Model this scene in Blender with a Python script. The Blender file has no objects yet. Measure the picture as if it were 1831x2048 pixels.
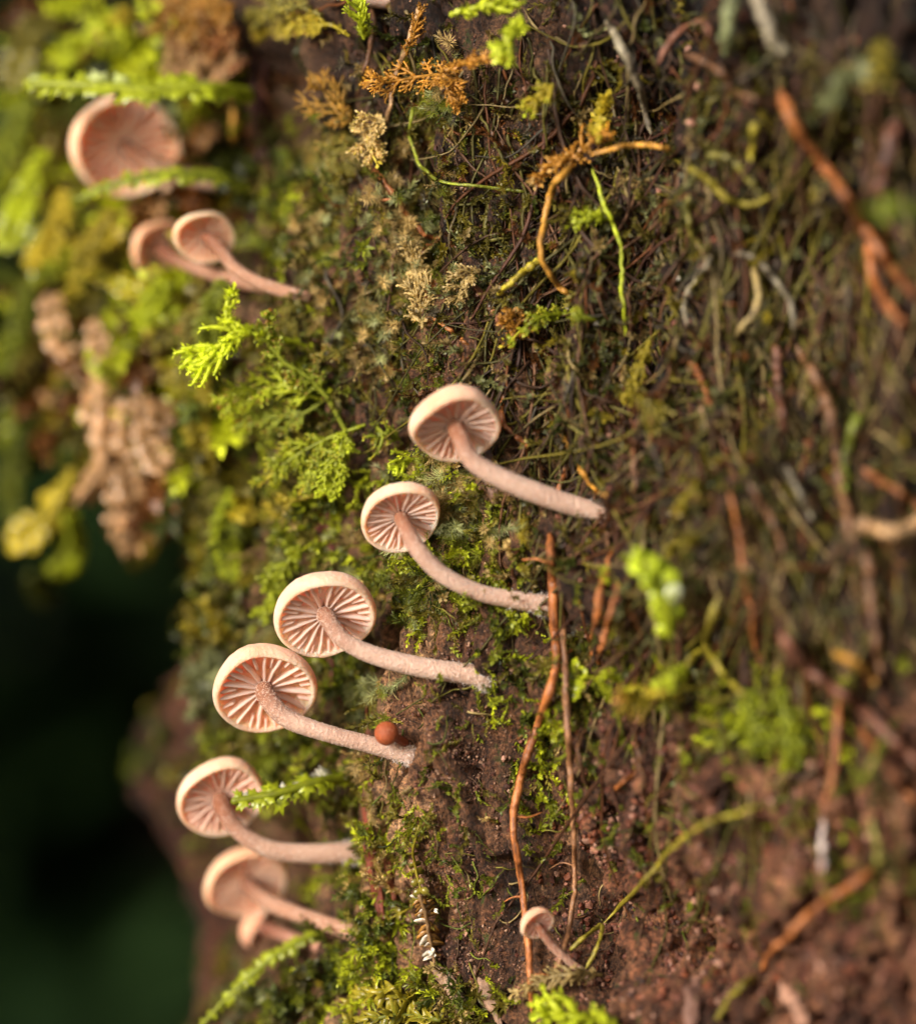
import bpy, math, random
import numpy as np
from mathutils import Vector
from mathutils.bvhtree import BVHTree

random.seed(7); RNG = np.random.default_rng(7)
S = 0.001                      # lengths below are millimetres, the scene is in metres
C = bpy.context.scene.collection
sc = bpy.context.scene

# ------------------------------------------------------------------ camera, world, sun, exposure
PXMM = 0.03                    # millimetres per photo pixel at the plane of focus (Y = 0)
CAMD = 200.0                   # millimetres from the lens to the plane of focus
cam_d = bpy.data.cameras.new('camera'); cam = bpy.data.objects.new('camera', cam_d); C.objects.link(cam)
cam.location = (0, -CAMD*S, 0); cam.rotation_euler = (math.radians(90), 0, 0)
cam_d.sensor_fit = 'VERTICAL'; cam_d.sensor_height = 24.0
cam_d.lens = 24.0*CAMD/(2048*PXMM)
cam_d.clip_start = 0.005; cam_d.clip_end = 200
cam_d.dof.use_dof = True; cam_d.dof.focus_distance = (CAMD-0.6)*S
cam_d.dof.aperture_fstop = cam_d.lens/10.0
cam_d.dof.aperture_blades = 9
sc.camera = cam

SUN = Vector((-0.62, -0.72, 0.31)).normalized()      # towards the light
w = bpy.data.worlds.new('World'); sc.world = w; w.use_nodes = True
nt = w.node_tree; bg = nt.nodes['Background']
sky = nt.nodes.new('ShaderNodeTexSky'); sky.sky_type = 'NISHITA'; sky.sun_disc = False
sky.sun_elevation = math.asin(SUN.z); sky.sun_rotation = math.atan2(SUN.x, SUN.y)
sky.air_density = 1.0; sky.dust_density = 4.0; sky.ozone_density = 0.6
nt.links.new(sky.outputs[0], bg.inputs[0]); bg.inputs[1].default_value = 0.115
sun_d = bpy.data.lights.new('sun', 'SUN'); sun_d.energy = 3.6; sun_d.angle = math.radians(20)
sun_d.color = (1.0, 0.975, 0.945)
sun = bpy.data.objects.new('sun', sun_d); C.objects.link(sun)
sun.rotation_euler = SUN.to_track_quat('Z', 'Y').to_euler()
sc.view_settings.view_transform = 'Standard'; sc.view_settings.look = 'None'
sc.view_settings.exposure = 0.66; sc.view_settings.gamma = 1.0; sc.view_settings.use_curve_mapping = False
sc.render.engine = 'CYCLES'
sc.cycles.use_denoising = True
sc.cycles.max_bounces = 8; sc.cycles.diffuse_bounces = 4; sc.cycles.transmission_bounces = 4
sc.cycles.sample_clamp_indirect = 6.0

# ------------------------------------------------------------------ numeric helpers
def nrm(a):
    a = np.asarray(a, float); return a/np.maximum(np.linalg.norm(a, axis=-1, keepdims=True), 1e-9)
def sstep(x, a, b):
    t = np.clip((np.asarray(x, float)-a)/(b-a), 0, 1); return t*t*(3-2*t)
def lin(c):
    """sRGB 0-255 -> linear"""
    c = np.asarray(c, float)/255.0
    return np.where(c <= 0.04045, c/12.92, ((c+0.055)/1.055)**2.4)
def _hash(i, j, k, seed):
    h = (i.astype(np.int64)*374761393 + j.astype(np.int64)*668265263 + k.astype(np.int64)*2147483647 + seed*1274126177) & 0x7fffffff
    h = ((h ^ (h >> 13))*1274126177) & 0x7fffffff
    h = ((h ^ (h >> 16))*668265263) & 0x7fffffff
    return ((h ^ (h >> 15)) & 0xffffff)/float(0xffffff)
def vnoise(p, seed=0):
    p = np.asarray(p, float); f = np.floor(p); t = p-f; f = f.astype(np.int64); t = t*t*(3-2*t)
    r = 0
    for a in (0, 1):
        wa = t[..., 0] if a else 1-t[..., 0]
        for b in (0, 1):
            wb = t[..., 1] if b else 1-t[..., 1]
            for c in (0, 1):
                wc = t[..., 2] if c else 1-t[..., 2]
                r = r + wa*wb*wc*_hash(f[..., 0]+a, f[..., 1]+b, f[..., 2]+c, seed)
    return r*2-1
def fbm(p, oct=4, seed=0, gain=0.5):
    r = 0; a = 1.0; p = np.asarray(p, float)
    for o in range(oct):
        r = r + a*vnoise(p*(2.03**o)+o*17.3, seed+o); a *= gain
    return r
def worley(p, seed=0):
    p = np.asarray(p, float); f = np.floor(p).astype(np.int64); t = p-f
    d1 = np.full(p.shape[:-1], 9.0); d2 = np.full(p.shape[:-1], 9.0)
    for a in (-1, 0, 1):
        for b in (-1, 0, 1):
            for c in (-1, 0, 1):
                i, j, k = f[..., 0]+a, f[..., 1]+b, f[..., 2]+c
                d = np.sqrt((a+_hash(i, j, k, seed)-t[..., 0])**2+(b+_hash(i, j, k, seed+1)-t[..., 1])**2+(c+_hash(i, j, k, seed+2)-t[..., 2])**2)
                m = d < d1
                d2 = np.where(m, d1, np.minimum(d2, d)); d1 = np.where(m, d, d1)
    return d1, d2
def catmull(pts, n):
    pts = np.asarray(pts, float)
    if len(pts) < 2: return pts
    p = np.vstack([2*pts[0]-pts[1], pts, 2*pts[-1]-pts[-2]])
    m = len(pts)-1; out = []
    for u in np.linspace(0, m, n):
        i = min(int(u), m-1); t = u-i
        a, b, c, d = p[i], p[i+1], p[i+2], p[i+3]
        out.append(0.5*((2*b)+(-a+c)*t+(2*a-5*b+4*c-d)*t*t+(-a+3*b-3*c+d)*t**3))
    return np.array(out)
def frames(path):
    T = np.gradient(path, axis=0); T = nrm(T)
    ref = np.array([0, -1.0, 0.15]) if abs(T[0][1]) < 0.9 else np.array([1.0, 0, 0])
    N = np.zeros_like(T); N[0] = nrm(ref-T[0]*np.dot(ref, T[0]))
    for i in range(1, len(T)):
        v = N[i-1]-T[i]*np.dot(N[i-1], T[i]); N[i] = nrm(v)
    return T, N, np.cross(T, N)
def P(px, py, Y=0.0):
    k = PXMM*(1+Y/CAMD)
    return np.array([(px-915.5)*k, Y, (1024-py)*k])

# ------------------------------------------------------------------ geometry collector
class Geo:
    def __init__(s): s.v = []; s.t = []; s.q = []; s.c = []; s.n = 0
    def add(s, v, tris=None, quads=None, col=(1, 1, 1)):
        v = np.asarray(v, float).reshape(-1, 3); k = len(v)
        s.v.append(v)
        c = np.asarray(col, float)
        s.c.append(np.broadcast_to(c, (k, 3)) if c.ndim == 1 else c)
        if tris is not None and len(tris): s.t.append(np.asarray(tris, int).reshape(-1, 3)+s.n)
        if quads is not None and len(quads): s.q.append(np.asarray(quads, int).reshape(-1, 4)+s.n)
        s.n += k
    def tube(s, path, rad, sides=6, col=(1, 1, 1), lump=0.0, cap=True):
        path = np.asarray(path, float); n = len(path)
        rad = np.broadcast_to(np.asarray(rad, float), (n,)).copy()
        T, N, B = frames(path)
        a = np.linspace(0, 2*np.pi, sides, endpoint=False)
        ring = np.cos(a)[None, :, None]*N[:, None, :]+np.sin(a)[None, :, None]*B[:, None, :]
        rr = rad[:, None]*np.ones(sides)[None, :]
        if lump: rr = rr*(1+lump*RNG.normal(size=(n, sides)))
        v = (path[:, None, :]+ring*rr[:, :, None]).reshape(-1, 3)
        i = np.arange(n-1)[:, None]; j = np.arange(sides)[None, :]; j2 = (j+1) % sides
        q = np.stack([i*sides+j, i*sides+j2, (i+1)*sides+j2, (i+1)*sides+j], -1).reshape(-1, 4)
        col = np.asarray(col, float)
        cc = np.repeat(np.broadcast_to(col, (n, 3)) if col.ndim == 1 else col, sides, axis=0)
        tris = []
        if cap:
            v = np.vstack([v, path[0]-T[0]*rad[0]*0.5, path[-1]+T[-1]*rad[-1]*0.6]); cc = np.vstack([cc, cc[0], cc[-1]])
            m = n*sides
            for k in range(sides):
                tris.append((m, (k+1) % sides, k)); tris.append((m+1, (n-1)*sides+k, (n-1)*sides+(k+1) % sides))
        s.add(v, tris, q, cc)
    def roottube(s, path, rad, col, sides=12, seed=0):
        n0 = len(s.v); s.tube(path, rad, sides, col, lump=0.02)
        m = len(path); k = np.arange(m)[:, None]+0*np.arange(sides)[None]; a = np.arange(sides)[None]*2*np.pi/sides+0*k
        f = 1+0.75*fbm(np.stack([np.cos(a)*1.6, np.sin(a)*1.6, k*0.05+seed], -1), 3, 81)+0.5*fbm(np.stack([np.cos(a)*3, np.sin(a)*3, k*0.5+seed], -1), 2, 83)
        f = np.clip(f, 0.25, 2.2).reshape(-1); f = np.concatenate([f, [1, 1]])
        s.c[-1] = s.c[-1]*np.stack([f**0.9, f, f*0.95+0.05], -1)
    def inst(s, tv, tt, pos, X, Y, Z, scale, cols, tmul):
        """many copies of one template: tv (V,3), tt tris, frames (K,3), cols (K,3), tmul (V,3)"""
        K = len(pos); V = len(tv)
        if K == 0: return
        sc_ = np.asarray(scale)[:, None, None]
        v = pos[:, None, :]+sc_*(tv[None, :, 0:1]*X[:, None, :]+tv[None, :, 1:2]*Y[:, None, :]+tv[None, :, 2:3]*Z[:, None, :])
        f = tt[None, :, :]+(np.arange(K)*V)[:, None, None]
        c = cols[:, None, :]*tmul[None, :, :]
        s.add(v.reshape(-1, 3), f.reshape(-1, 3), None, c.reshape(-1, 3))
    def arrays(s):
        v = np.vstack(s.v); c = np.vstack(s.c)
        t = np.vstack(s.t) if s.t else np.zeros((0, 3), int); q = np.vstack(s.q) if s.q else np.zeros((0, 4), int)
        return v, c, t, q
def mesh_from(name, v, c, t, q, smooth=True):
    me = bpy.data.meshes.new(name)
    me.vertices.add(len(v)); me.vertices.foreach_set('co', np.ascontiguousarray(v*S, dtype=np.float32).ravel())
    nl = len(t)*3+len(q)*4; me.loops.add(nl)
    me.loops.foreach_set('vertex_index', np.concatenate([t.ravel(), q.ravel()]).astype(np.int32))
    me.polygons.add(len(t)+len(q))
    st = np.concatenate([np.arange(len(t))*3, len(t)*3+np.arange(len(q))*4]).astype(np.int32)
    me.polygons.foreach_set('loop_start', st)
    me.polygons.foreach_set('use_smooth', np.full(len(t)+len(q), smooth))
    me.update(calc_edges=True)
    at = me.color_attributes.new('Col', 'FLOAT_COLOR', 'POINT')
    at.data.foreach_set('color', np.hstack([c, np.ones((len(c), 1))]).astype(np.float32).ravel())
    return me
def build(name, geo, mat, parent=None, origin=None, smooth=True, kind=None):
    v, c, t, q = geo.arrays()
    if parent is not None: origin = np.array(parent['_o'])
    elif origin is None: origin = np.array([v[:, 0].mean(), v[:, 1].mean(), v[:, 2].min()])
    me = mesh_from(name, v-origin, c, t, q, smooth); me.materials.append(mat)
    o = bpy.data.objects.new(name, me); C.objects.link(o)
    if parent is not None: o.parent = parent
    else: o.location = origin*S
    o['_o'] = [float(x) for x in origin]
    if kind: o['kind'] = kind
    return o
def tag(o, label=None, cat=None, group=None, kind=None):
    if label: o['label'] = label
    if cat: o['category'] = cat
    if group: o['group'] = group
    if kind: o['kind'] = kind
    return o
def thing(name, loc, label, cat, group=None):
    o = bpy.data.objects.new(name, None); C.objects.link(o); o.empty_display_size = 0.001
    o.location = Vector([float(x)*S for x in loc]); o['_o'] = [float(x) for x in loc]
    return tag(o, label, cat, group)

# ------------------------------------------------------------------ materials
def new_mat(name):
    m = bpy.data.materials.new(name); m.use_nodes = True
    n = m.node_tree.nodes; l = m.node_tree.links
    return m, n, l, n['Principled BSDF'], n['Material Output']
def pos_noise(n, l, scale, detail=4, rough=0.6, stretch=None):
    g = n.new('ShaderNodeNewGeometry'); t = n.new('ShaderNodeTexNoise')
    t.inputs['Scale'].default_value = scale; t.inputs['Detail'].default_value = detail; t.inputs['Roughness'].default_value = rough
    if stretch:
        mp = n.new('ShaderNodeMapping'); mp.inputs['Scale'].default_value = stretch
        l.new(g.outputs['Position'], mp.inputs['Vector']); l.new(mp.outputs[0], t.inputs['Vector'])
    else: l.new(g.outputs['Position'], t.inputs['Vector'])
    return t
def ramp(n, l, src, stops):
    r = n.new('ShaderNodeValToRGB'); e = r.color_ramp.elements
    while len(e) < len(stops): e.new(0.5)
    for k, (p, c) in enumerate(stops):
        e[k].position = p; e[k].color = (*c, 1) if len(c) == 3 else c
    l.new(src, r.inputs[0]); return r
def mixc(n, l, a, b, fac, mode='MIX'):
    m = n.new('ShaderNodeMix'); m.data_type = 'RGBA'; m.blend_type = mode
    for s_, x in ((6, a), (7, b)):
        if hasattr(x, 'links'): l.new(x, m.inputs[s_])
        else: m.inputs[s_].default_value = (*x, 1)
    if hasattr(fac, 'links'): l.new(fac, m.inputs[0])
    else: m.inputs[0].default_value = fac
    return m.outputs[2]
def bump(n, l, bsdf, src, dist, strength=1.0):
    b = n.new('ShaderNodeBump'); b.inputs['Distance'].default_value = dist; b.inputs['Strength'].default_value = strength
    l.new(src, b.inputs['Height']); l.new(b.outputs[0], bsdf.inputs['Normal']); return b

def mat_plant(name, rough=0.5, spec=0.4, trans=0.35, nscale=1500, var=0.35, bumpd=0.00004, tint=(1.15, 1.1, 0.7)):
    """colour from the pieces themselves (vertex colour) broken up by noise, with light passing through the leaf"""
    m, n, l, b, out = new_mat(name)
    a = n.new('ShaderNodeAttribute'); a.attribute_name = 'Col'
    t = pos_noise(n, l, nscale, 4)
    r = ramp(n, l, t.outputs['Fac'], [(0.3, (1-var,)*3), (0.7, (1+var,)*3)])
    col = mixc(n, l, a.outputs['Color'], r.outputs[0], 1.0, 'MULTIPLY')
    l.new(col, b.inputs['Base Color']); b.inputs['Roughness'].default_value = rough; b.inputs['Specular IOR Level'].default_value = spec
    if bumpd: bump(n, l, b, t.outputs['Fac'], bumpd)
    if trans > 0:
        tr = n.new('ShaderNodeBsdfTranslucent'); c2 = mixc(n, l, col, tint, 1.0, 'MULTIPLY'); l.new(c2, tr.inputs['Color'])
        mx = n.new('ShaderNodeMixShader'); mx.inputs[0].default_value = trans
        l.new(b.outputs[0], mx.inputs[1]); l.new(tr.outputs[0], mx.inputs[2]); l.new(mx.outputs[0], out.inputs['Surface'])
    return m
M = {}
M['moss'] = mat_plant('moss_leaf', 0.45, 0.45, 0.4)
M['frond'] = mat_plant('frond_leaf', 0.5, 0.4, 0.35)
M['liver'] = mat_plant('liverwort_leaf', 0.28, 0.6, 0.45)
M['root'] = mat_plant('root_skin', 0.5, 0.45, 0.0, 2500, 0.4, 0.00012)
M['fibre'] = mat_plant('fibre_skin', 0.6, 0.3, 0.0, 2500, 0.4, 0.00008)
M['shrub'] = mat_plant('shrub_leaf', 0.5, 0.3, 0.15, 60, 0.3, 0)
M['fleck'] = mat_plant('white_fleck', 0.6, 0.3, 0.3, 3000, 0.15, 0.00005)

def mat_bark():
    m, n, l, b, out = new_mat('bark')
    a = n.new('ShaderNodeAttribute'); a.attribute_name = 'Col'
    big = pos_noise(n, l, 180, 6, 0.65, (1, 1, 0.5))
    r1 = ramp(n, l, big.outputs['Fac'], [(0.31, lin((34, 23, 18))), (0.43, lin((86, 58, 43))), (0.54, lin((126, 92, 70))), (0.67, lin((170, 138, 110)))])
    fine = pos_noise(n, l, 3200, 5, 0.8)
    r2 = ramp(n, l, fine.outputs['Fac'], [(0.38, (0.22, 0.20, 0.19)), (0.5, (0.9, 0.86, 0.82)), (0.62, (2.3, 2.1, 1.85))])
    c = mixc(n, l, r1.outputs[0], r2.outputs[0], 1.0, 'MULTIPLY')
    c = mixc(n, l, c, a.outputs['Color'], 1.0, 'MULTIPLY')
    sp = pos_noise(n, l, 900, 4, 0.7)
    rs = ramp(n, l, sp.outputs['Fac'], [(0.60, (0, 0, 0)), (0.72, (1, 1, 1))])
    c = mixc(n, l, c, lin((70, 84, 34)), rs.outputs[0])
    l.new(c, b.inputs['Base Color']); b.inputs['Roughness'].default_value = 0.62; b.inputs['Specular IOR Level'].default_value = 0.35
    med = pos_noise(n, l, 1100, 6, 0.75, (1, 1, 0.6))
    add = n.new('ShaderNodeMath'); add.operation = 'MULTIPLY_ADD'; add.inputs[1].default_value = 0.5
    l.new(fine.outputs['Fac'], add.inputs[0]); l.new(med.outputs['Fac'], add.inputs[2])
    bump(n, l, b, add.outputs[0], 0.0012, 1.0)
    return m
M['bark'] = mat_bark()

def mat_flesh(name, base, deep, rough=0.6, sss=0.6, nscale=1800, bumpd=0.00010, speck=0.0, scale=0.0006):
    m, n, l, b, out = new_mat(name)
    a = n.new('ShaderNodeAttribute'); a.attribute_name = 'Col'
    t = pos_noise(n, l, 350, 4, 0.6); f = pos_noise(n, l, nscale*2, 3, 0.7)
    r = ramp(n, l, t.outputs['Fac'], [(0.3, lin(deep)), (0.65, lin(base))])
    c = mixc(n, l, r.outputs[0], a.outputs['Color'], 1.0, 'MULTIPLY')
    if speck:
        rs = ramp(n, l, f.outputs['Fac'], [(0.55, (0, 0, 0)), (0.68, (speck,)*3)])
        c = mixc(n, l, c, lin((240, 222, 208)), rs.outputs[0])
    l.new(c, b.inputs['Base Color']); b.inputs['Roughness'].default_value = rough; b.inputs['Specular IOR Level'].default_value = 0.3
    b.inputs['Subsurface Weight'].default_value = sss; b.inputs['Subsurface Radius'].default_value = (1.0, 0.66, 0.46)
    b.inputs['Subsurface Scale'].default_value = scale
    bump(n, l, b, f.outputs['Fac'], bumpd)
    return m
M['cap'] = mat_flesh('cap_flesh', (250, 222, 204), (234, 186, 160), 0.6, 0.9, 2200, 0.00020, 0.12, 0.0013)
M['stem'] = mat_flesh('stem_flesh', (208, 178, 160), (184, 150, 131), 0.6, 0.55, 2600, 0.00024, 0.45)
M['ball'] = mat_flesh('brown_flesh', (164, 86, 48), (108, 52, 28), 0.45, 0.8, 3000, 0.00010, 0.06, 0.0006)
M['gill'] = mat_plant('gill_flesh', 0.6, 0.3, 0.6, 900, 0.06, 0.00002, tint=(1.0, 0.88, 0.78))
def mat_soil():
    m, n, l, b, out = new_mat('forest_soil')
    t = pos_noise(n, l, 30, 6, 0.7)
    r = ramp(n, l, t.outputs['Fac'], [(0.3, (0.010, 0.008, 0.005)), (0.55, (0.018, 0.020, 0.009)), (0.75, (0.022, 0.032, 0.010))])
    l.new(r.outputs[0], b.inputs['Base Color']); b.inputs['Roughness'].default_value = 0.9
    bump(n, l, b, t.outputs['Fac'], 0.02)
    return m
M['soil'] = mat_soil()

# ------------------------------------------------------------------ the trunk (one closed skin from the forest floor upwards)
cross = [(46, -17), (36, -17.5), (27, -16), (19, -12.8), (12, -8.8), (6, -4.5), (1.5, -1.0), (-2.5, 1.4), (-6, 3.6), (-9.2, 6.6),
         (-12, 10.5), (-14.4, 15), (-16.2, 21), (-16.6, 29), (-14.5, 38), (-8, 50), (4, 60), (24, 67), (46, 66), (66, 54), (76, 34), (74, 10), (62, -7)]
cp = np.array(cross+cross[:3]); cp = catmull(np.vstack([cp]), 6000)
first = np.argmin(np.hypot(cp[3000:, 0]-46, cp[3000:, 1]+17))+3000
cp = cp[:first+1]
sl = np.concatenate([[0], np.cumsum(np.hypot(*np.diff(cp, axis=0).T))])
send = sl[np.argmin(np.hypot(cp[:, 0]+12, cp[:, 1]-43))]
scol = np.concatenate([np.linspace(0, send, 600, endpoint=False), np.linspace(send, sl[-1], 70, endpoint=False)])
bx = np.interp(scol, sl, cp[:, 0]); by = np.interp(scol, sl, cp[:, 1])
tx = np.gradient(bx, scol); ty = np.gradient(by, scol); tl = np.hypot(tx, ty); nx, ny = -ty/tl*-1, tx/tl*-1
if (nx*(bx-28)+ny*(by-26)).mean() < 0: nx, ny = -nx, -ny
zr = np.concatenate([-38-np.linspace(1, 0, 26, endpoint=False)**2*364, np.linspace(-38, 38, 640), 38+np.linspace(0, 1, 27)[1:]**2*900])
XX = np.repeat(bx[None, :], len(zr), 0); YY = np.repeat(by[None, :], len(zr), 0); ZZ = np.repeat(zr[:, None], len(bx), 1)
NXX = np.repeat(nx[None, :], len(zr), 0); NYY = np.repeat(ny[None, :], len(zr), 0)
def gauss(px, py, rx, ry, PX, PY): return np.exp(-((PX-px)/rx)**2-((PY-py)/ry)**2)
left = sstep(-XX, -8, 2)
flank = sstep(YY, 13, 33)*(1-sstep(YY, 44, 60))*left
XX = XX-flank*13*sstep(ZZ, -5, 9)*(1-0.75*sstep(ZZ, 45, 120))
back = sstep(YY, 24, 40)*(1-sstep(YY, 52, 62))*left
XX = XX-back*8.5*np.exp(-((ZZ+18)/8.5)**2)
inview = sstep(ZZ, -60, -38)*(1-sstep(ZZ, 38, 60))
PXX = XX/(PXMM*(1+YY/CAMD))+915.5; PYY = 1024-ZZ/(PXMM*(1+YY/CAMD))
pp = np.stack([XX, YY, ZZ], -1)
d = 1.5*fbm(pp/np.array([9, 9, 13]), 3, 1)
ridge = 1-np.abs(fbm(pp/np.array([2.6, 2.6, 11]), 3, 5))
d += 2.0*(ridge-0.75)*(0.55+0.45*sstep(PXX, 900, 1300))
fis = np.abs(fbm(pp/np.array([1.7, 1.7, 6.5]), 3, 25)); d -= 2.0*np.exp(-(fis/0.09)**2)+0.8*np.exp(-(fis/0.30)**2)
rough = sstep(PXX, 850, 1150)*(1-sstep(PYY, 1250, 1500))
d += rough*2.4*(0.55-np.abs(fbm(pp/np.array([4.2, 4.2, 7]), 3, 15))*1.6)+0.8*(0.5-np.abs(fbm(pp/np.array([1.1, 1.1, 4.5]), 3, 17))*1.4)
crumb = sstep(PXX, 1080, 1350)*sstep(PYY, 1250, 1550)
w1, w2 = worley(pp/np.array([3.6, 3.6, 3.0])+0.35*fbm(pp/1.7, 2, 9)[..., None], 3)
d += (0.35+1.0*crumb)*(0.62-w1)*2.0
w1b, _ = worley(pp/1.25+0.3*fbm(pp/0.6, 2, 19)[..., None], 23)
d += (0.10+0.42*crumb+0.2*sstep(PXX, 1000, 1300))*(0.6-w1b)
d += 0.20*fbm(pp/0.7, 3, 11)+0.14*(1-2*np.abs(fbm(pp/np.array([0.8, 0.8, 1.6]), 3, 13)))
# hollows and swellings seen in the bark
hol = -3.6*gauss(1330, 1880, 190, 120, PXX, PYY)+2.6*gauss(1310, 2010, 130, 70, PXX, PYY)+2.4*gauss(1640, 1820, 150, 180, PXX, PYY)
hol += -2.5*gauss(1150, 1820, 90, 150, PXX, PYY)+1.6*gauss(880, 1560, 90, 330, PXX, PYY)+1.4*gauss(930, 760, 70, 160, PXX, PYY)
hol += -1.8*gauss(690, 1500, 45, 420, PXX, PYY)-4.0*gauss(515, 250, 32, 280, PXX, PYY)-2.0*gauss(1250, 300, 260, 330, PXX, PYY)-3.6*gauss(825, 380, 34, 200, PXX, PYY)-2.5*gauss(1060, 1700, 40, 160, PXX, PYY)
hol += -5.0*gauss(480, 1780, 170, 170, PXX, PYY)-3.5*gauss(300, 300, 260, 200, PXX, PYY)
hol += -2.0*gauss(1640, 640, 160, 260, PXX, PYY)+1.5*gauss(1450, 1200, 260, 160, PXX, PYY)
front = (NYY < 0.2)
d += hol*inview*(1-sstep(YY, 20, 30))
XX += NXX*d; YY += NYY*d
nr, ncol = XX.shape
vid = np.arange(nr*ncol).reshape(nr, ncol)
q = np.stack([vid[:-1], np.roll(vid, -1, 1)[:-1], np.roll(vid, -1, 1)[1:], vid[1:]], -1).reshape(-1, 4)
V = np.stack([XX, YY, ZZ], -1).reshape(-1, 3)
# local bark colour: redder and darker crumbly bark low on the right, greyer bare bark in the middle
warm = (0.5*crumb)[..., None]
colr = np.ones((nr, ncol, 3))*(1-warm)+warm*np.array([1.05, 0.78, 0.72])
dark = (sstep(PXX, 950, 1300)*(1-sstep(PYY, 1000, 1600)))[..., None]  # upper-right bark: dark humus, plus shade put into the colour to offset the sun
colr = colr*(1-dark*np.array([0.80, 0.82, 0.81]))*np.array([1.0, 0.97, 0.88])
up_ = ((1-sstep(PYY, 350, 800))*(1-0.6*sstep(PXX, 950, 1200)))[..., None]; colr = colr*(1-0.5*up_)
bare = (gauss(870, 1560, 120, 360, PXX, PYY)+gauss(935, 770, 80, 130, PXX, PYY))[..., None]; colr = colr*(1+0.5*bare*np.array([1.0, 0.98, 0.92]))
deeper = sstep(YY, 16, 30)[..., None]; colr = colr*(1-deeper*np.array([0.64, 0.76, 0.77]))  # bark darker and redder towards the rear flank
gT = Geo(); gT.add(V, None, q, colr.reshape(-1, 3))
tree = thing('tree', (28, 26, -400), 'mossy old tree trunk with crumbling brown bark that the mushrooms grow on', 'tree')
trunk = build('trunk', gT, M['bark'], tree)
# coarse copy for ray casts
rs = np.unique(np.concatenate([np.arange(0, nr, 3), [nr-1]])); cs = np.arange(0, ncol, 3)
sub = np.stack([XX, YY, ZZ], -1)[rs][:, cs]; h_, w_ = sub.shape[:2]
si = np.arange(h_*w_).reshape(h_, w_)
sq = np.stack([si[:-1], np.roll(si, -1, 1)[:-1], np.roll(si, -1, 1)[1:], si[1:]], -1).reshape(-1, 4)
bvh = BVHTree.FromPolygons([tuple(x) for x in sub.reshape(-1, 3)], [tuple(int(k) for k in f) for f in sq])
CAM = Vector((0, -CAMD, 0))
def hit(px, py):
    """point and outward normal of the trunk along the ray of a photo pixel, or None where the ray passes the trunk"""
    dr = Vector(P(px, py, 0))-CAM; dr.normalize()
    loc, nor, i, dist = bvh.ray_cast(CAM, dr)
    if loc is None or loc.y > 60: return None
    if nor.dot(dr) > 0: nor = -nor
    return np.array(loc), np.array(nor)
def surf_path(pts, lift, n=24, wob=0.0, sm=3):
    """photo pixels -> a line lying on the bark (lift = mm above it), smoothed in depth"""
    pts = [tuple(p)+(None,)*(3-len(p)) for p in pts]
    cr = catmull([(p[0], p[1]) for p in pts], n)
    lifts = np.interp(np.linspace(0, len(pts)-1, n), range(len(pts)), [lift if p[2] is None else p[2] for p in pts])
    Y = np.full(n, np.nan)
    for k in range(n):
        h = hit(*cr[k])
        if h is not None: Y[k] = h[0][1]
    if np.isnan(Y).all(): Y[:] = 20
    ok = ~np.isnan(Y); Y = np.interp(np.arange(n), np.arange(n)[ok], Y[ok])
    for _ in range(sm):
        Yp = np.pad(Y, 1, mode='edge'); Y = np.minimum(Y, (Yp[:-2]+Yp[1:-1]+Yp[2:])/3)
    Y = Y-lifts
    if wob: cr = cr+wob*np.stack([fbm(np.stack([np.arange(n)*0.45, np.full(n, cr[0, 0]), np.full(n, 3.3)], -1), 2, 31), 0.4*fbm(np.stack([np.arange(n)*0.45, np.full(n, cr[0, 1]), np.full(n, 7.7)], -1), 2, 37)], -1)
    return np.array([P(cr[k, 0], cr[k, 1], Y[k]) for k in range(n)])

# loose strips and lumps of bark are pieces of the trunk
def bark_strip(pts, wpx, col, thick=0.35):
    path = surf_path(pts, 0.15, 22, 2.0, 4); n = len(path)
    T, N, B = frames(path)
    g = Geo(); side = nrm(np.cross(T, np.array([0, -1.0, 0])))
    wd = wpx*PXMM*0.5*np.sin(np.linspace(0.12, np.pi-0.12, n))**0.5*(1+0.35*fbm(np.stack([np.arange(n)*0.5, np.full(n, pts[0][0]), np.full(n, pts[0][1])], -1), 3, 41))
    fr = np.array([0, -1.0, 0]); cols = []
    us = np.array([-1, -0.6, -0.2, 0.25, 0.65, 1]); m = len(us)
    hgt = thick*np.array([0.1, 0.9, 0.7, 1.0, 0.8, 0.1])
    v = []
    for k in range(n):
        for u, hh in zip(us, hgt):
            v.append(path[k]+side[k]*wd[k]*u+fr*(hh+0.12*vnoise(np.array([k*0.9, u*3, pts[0][0]]), 4)))
    q = [(k*m+a, k*m+a+1, (k+1)*m+a+1, (k+1)*m+a) for k in range(n-1) for a in range(m-1)]
    v = np.array(v); c = lin(col)*(1+0.3*fbm(v/np.array([0.25, 0.25, 2.5]), 2, 3))[:, None]
    g.add(v, None, q, c)
    bk = v+np.array([0, 0.9, 0]); g.add(bk, None, [x[::-1] for x in q], c)
    return build('bark_strip', g, M['fibre'], trunk)
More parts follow.
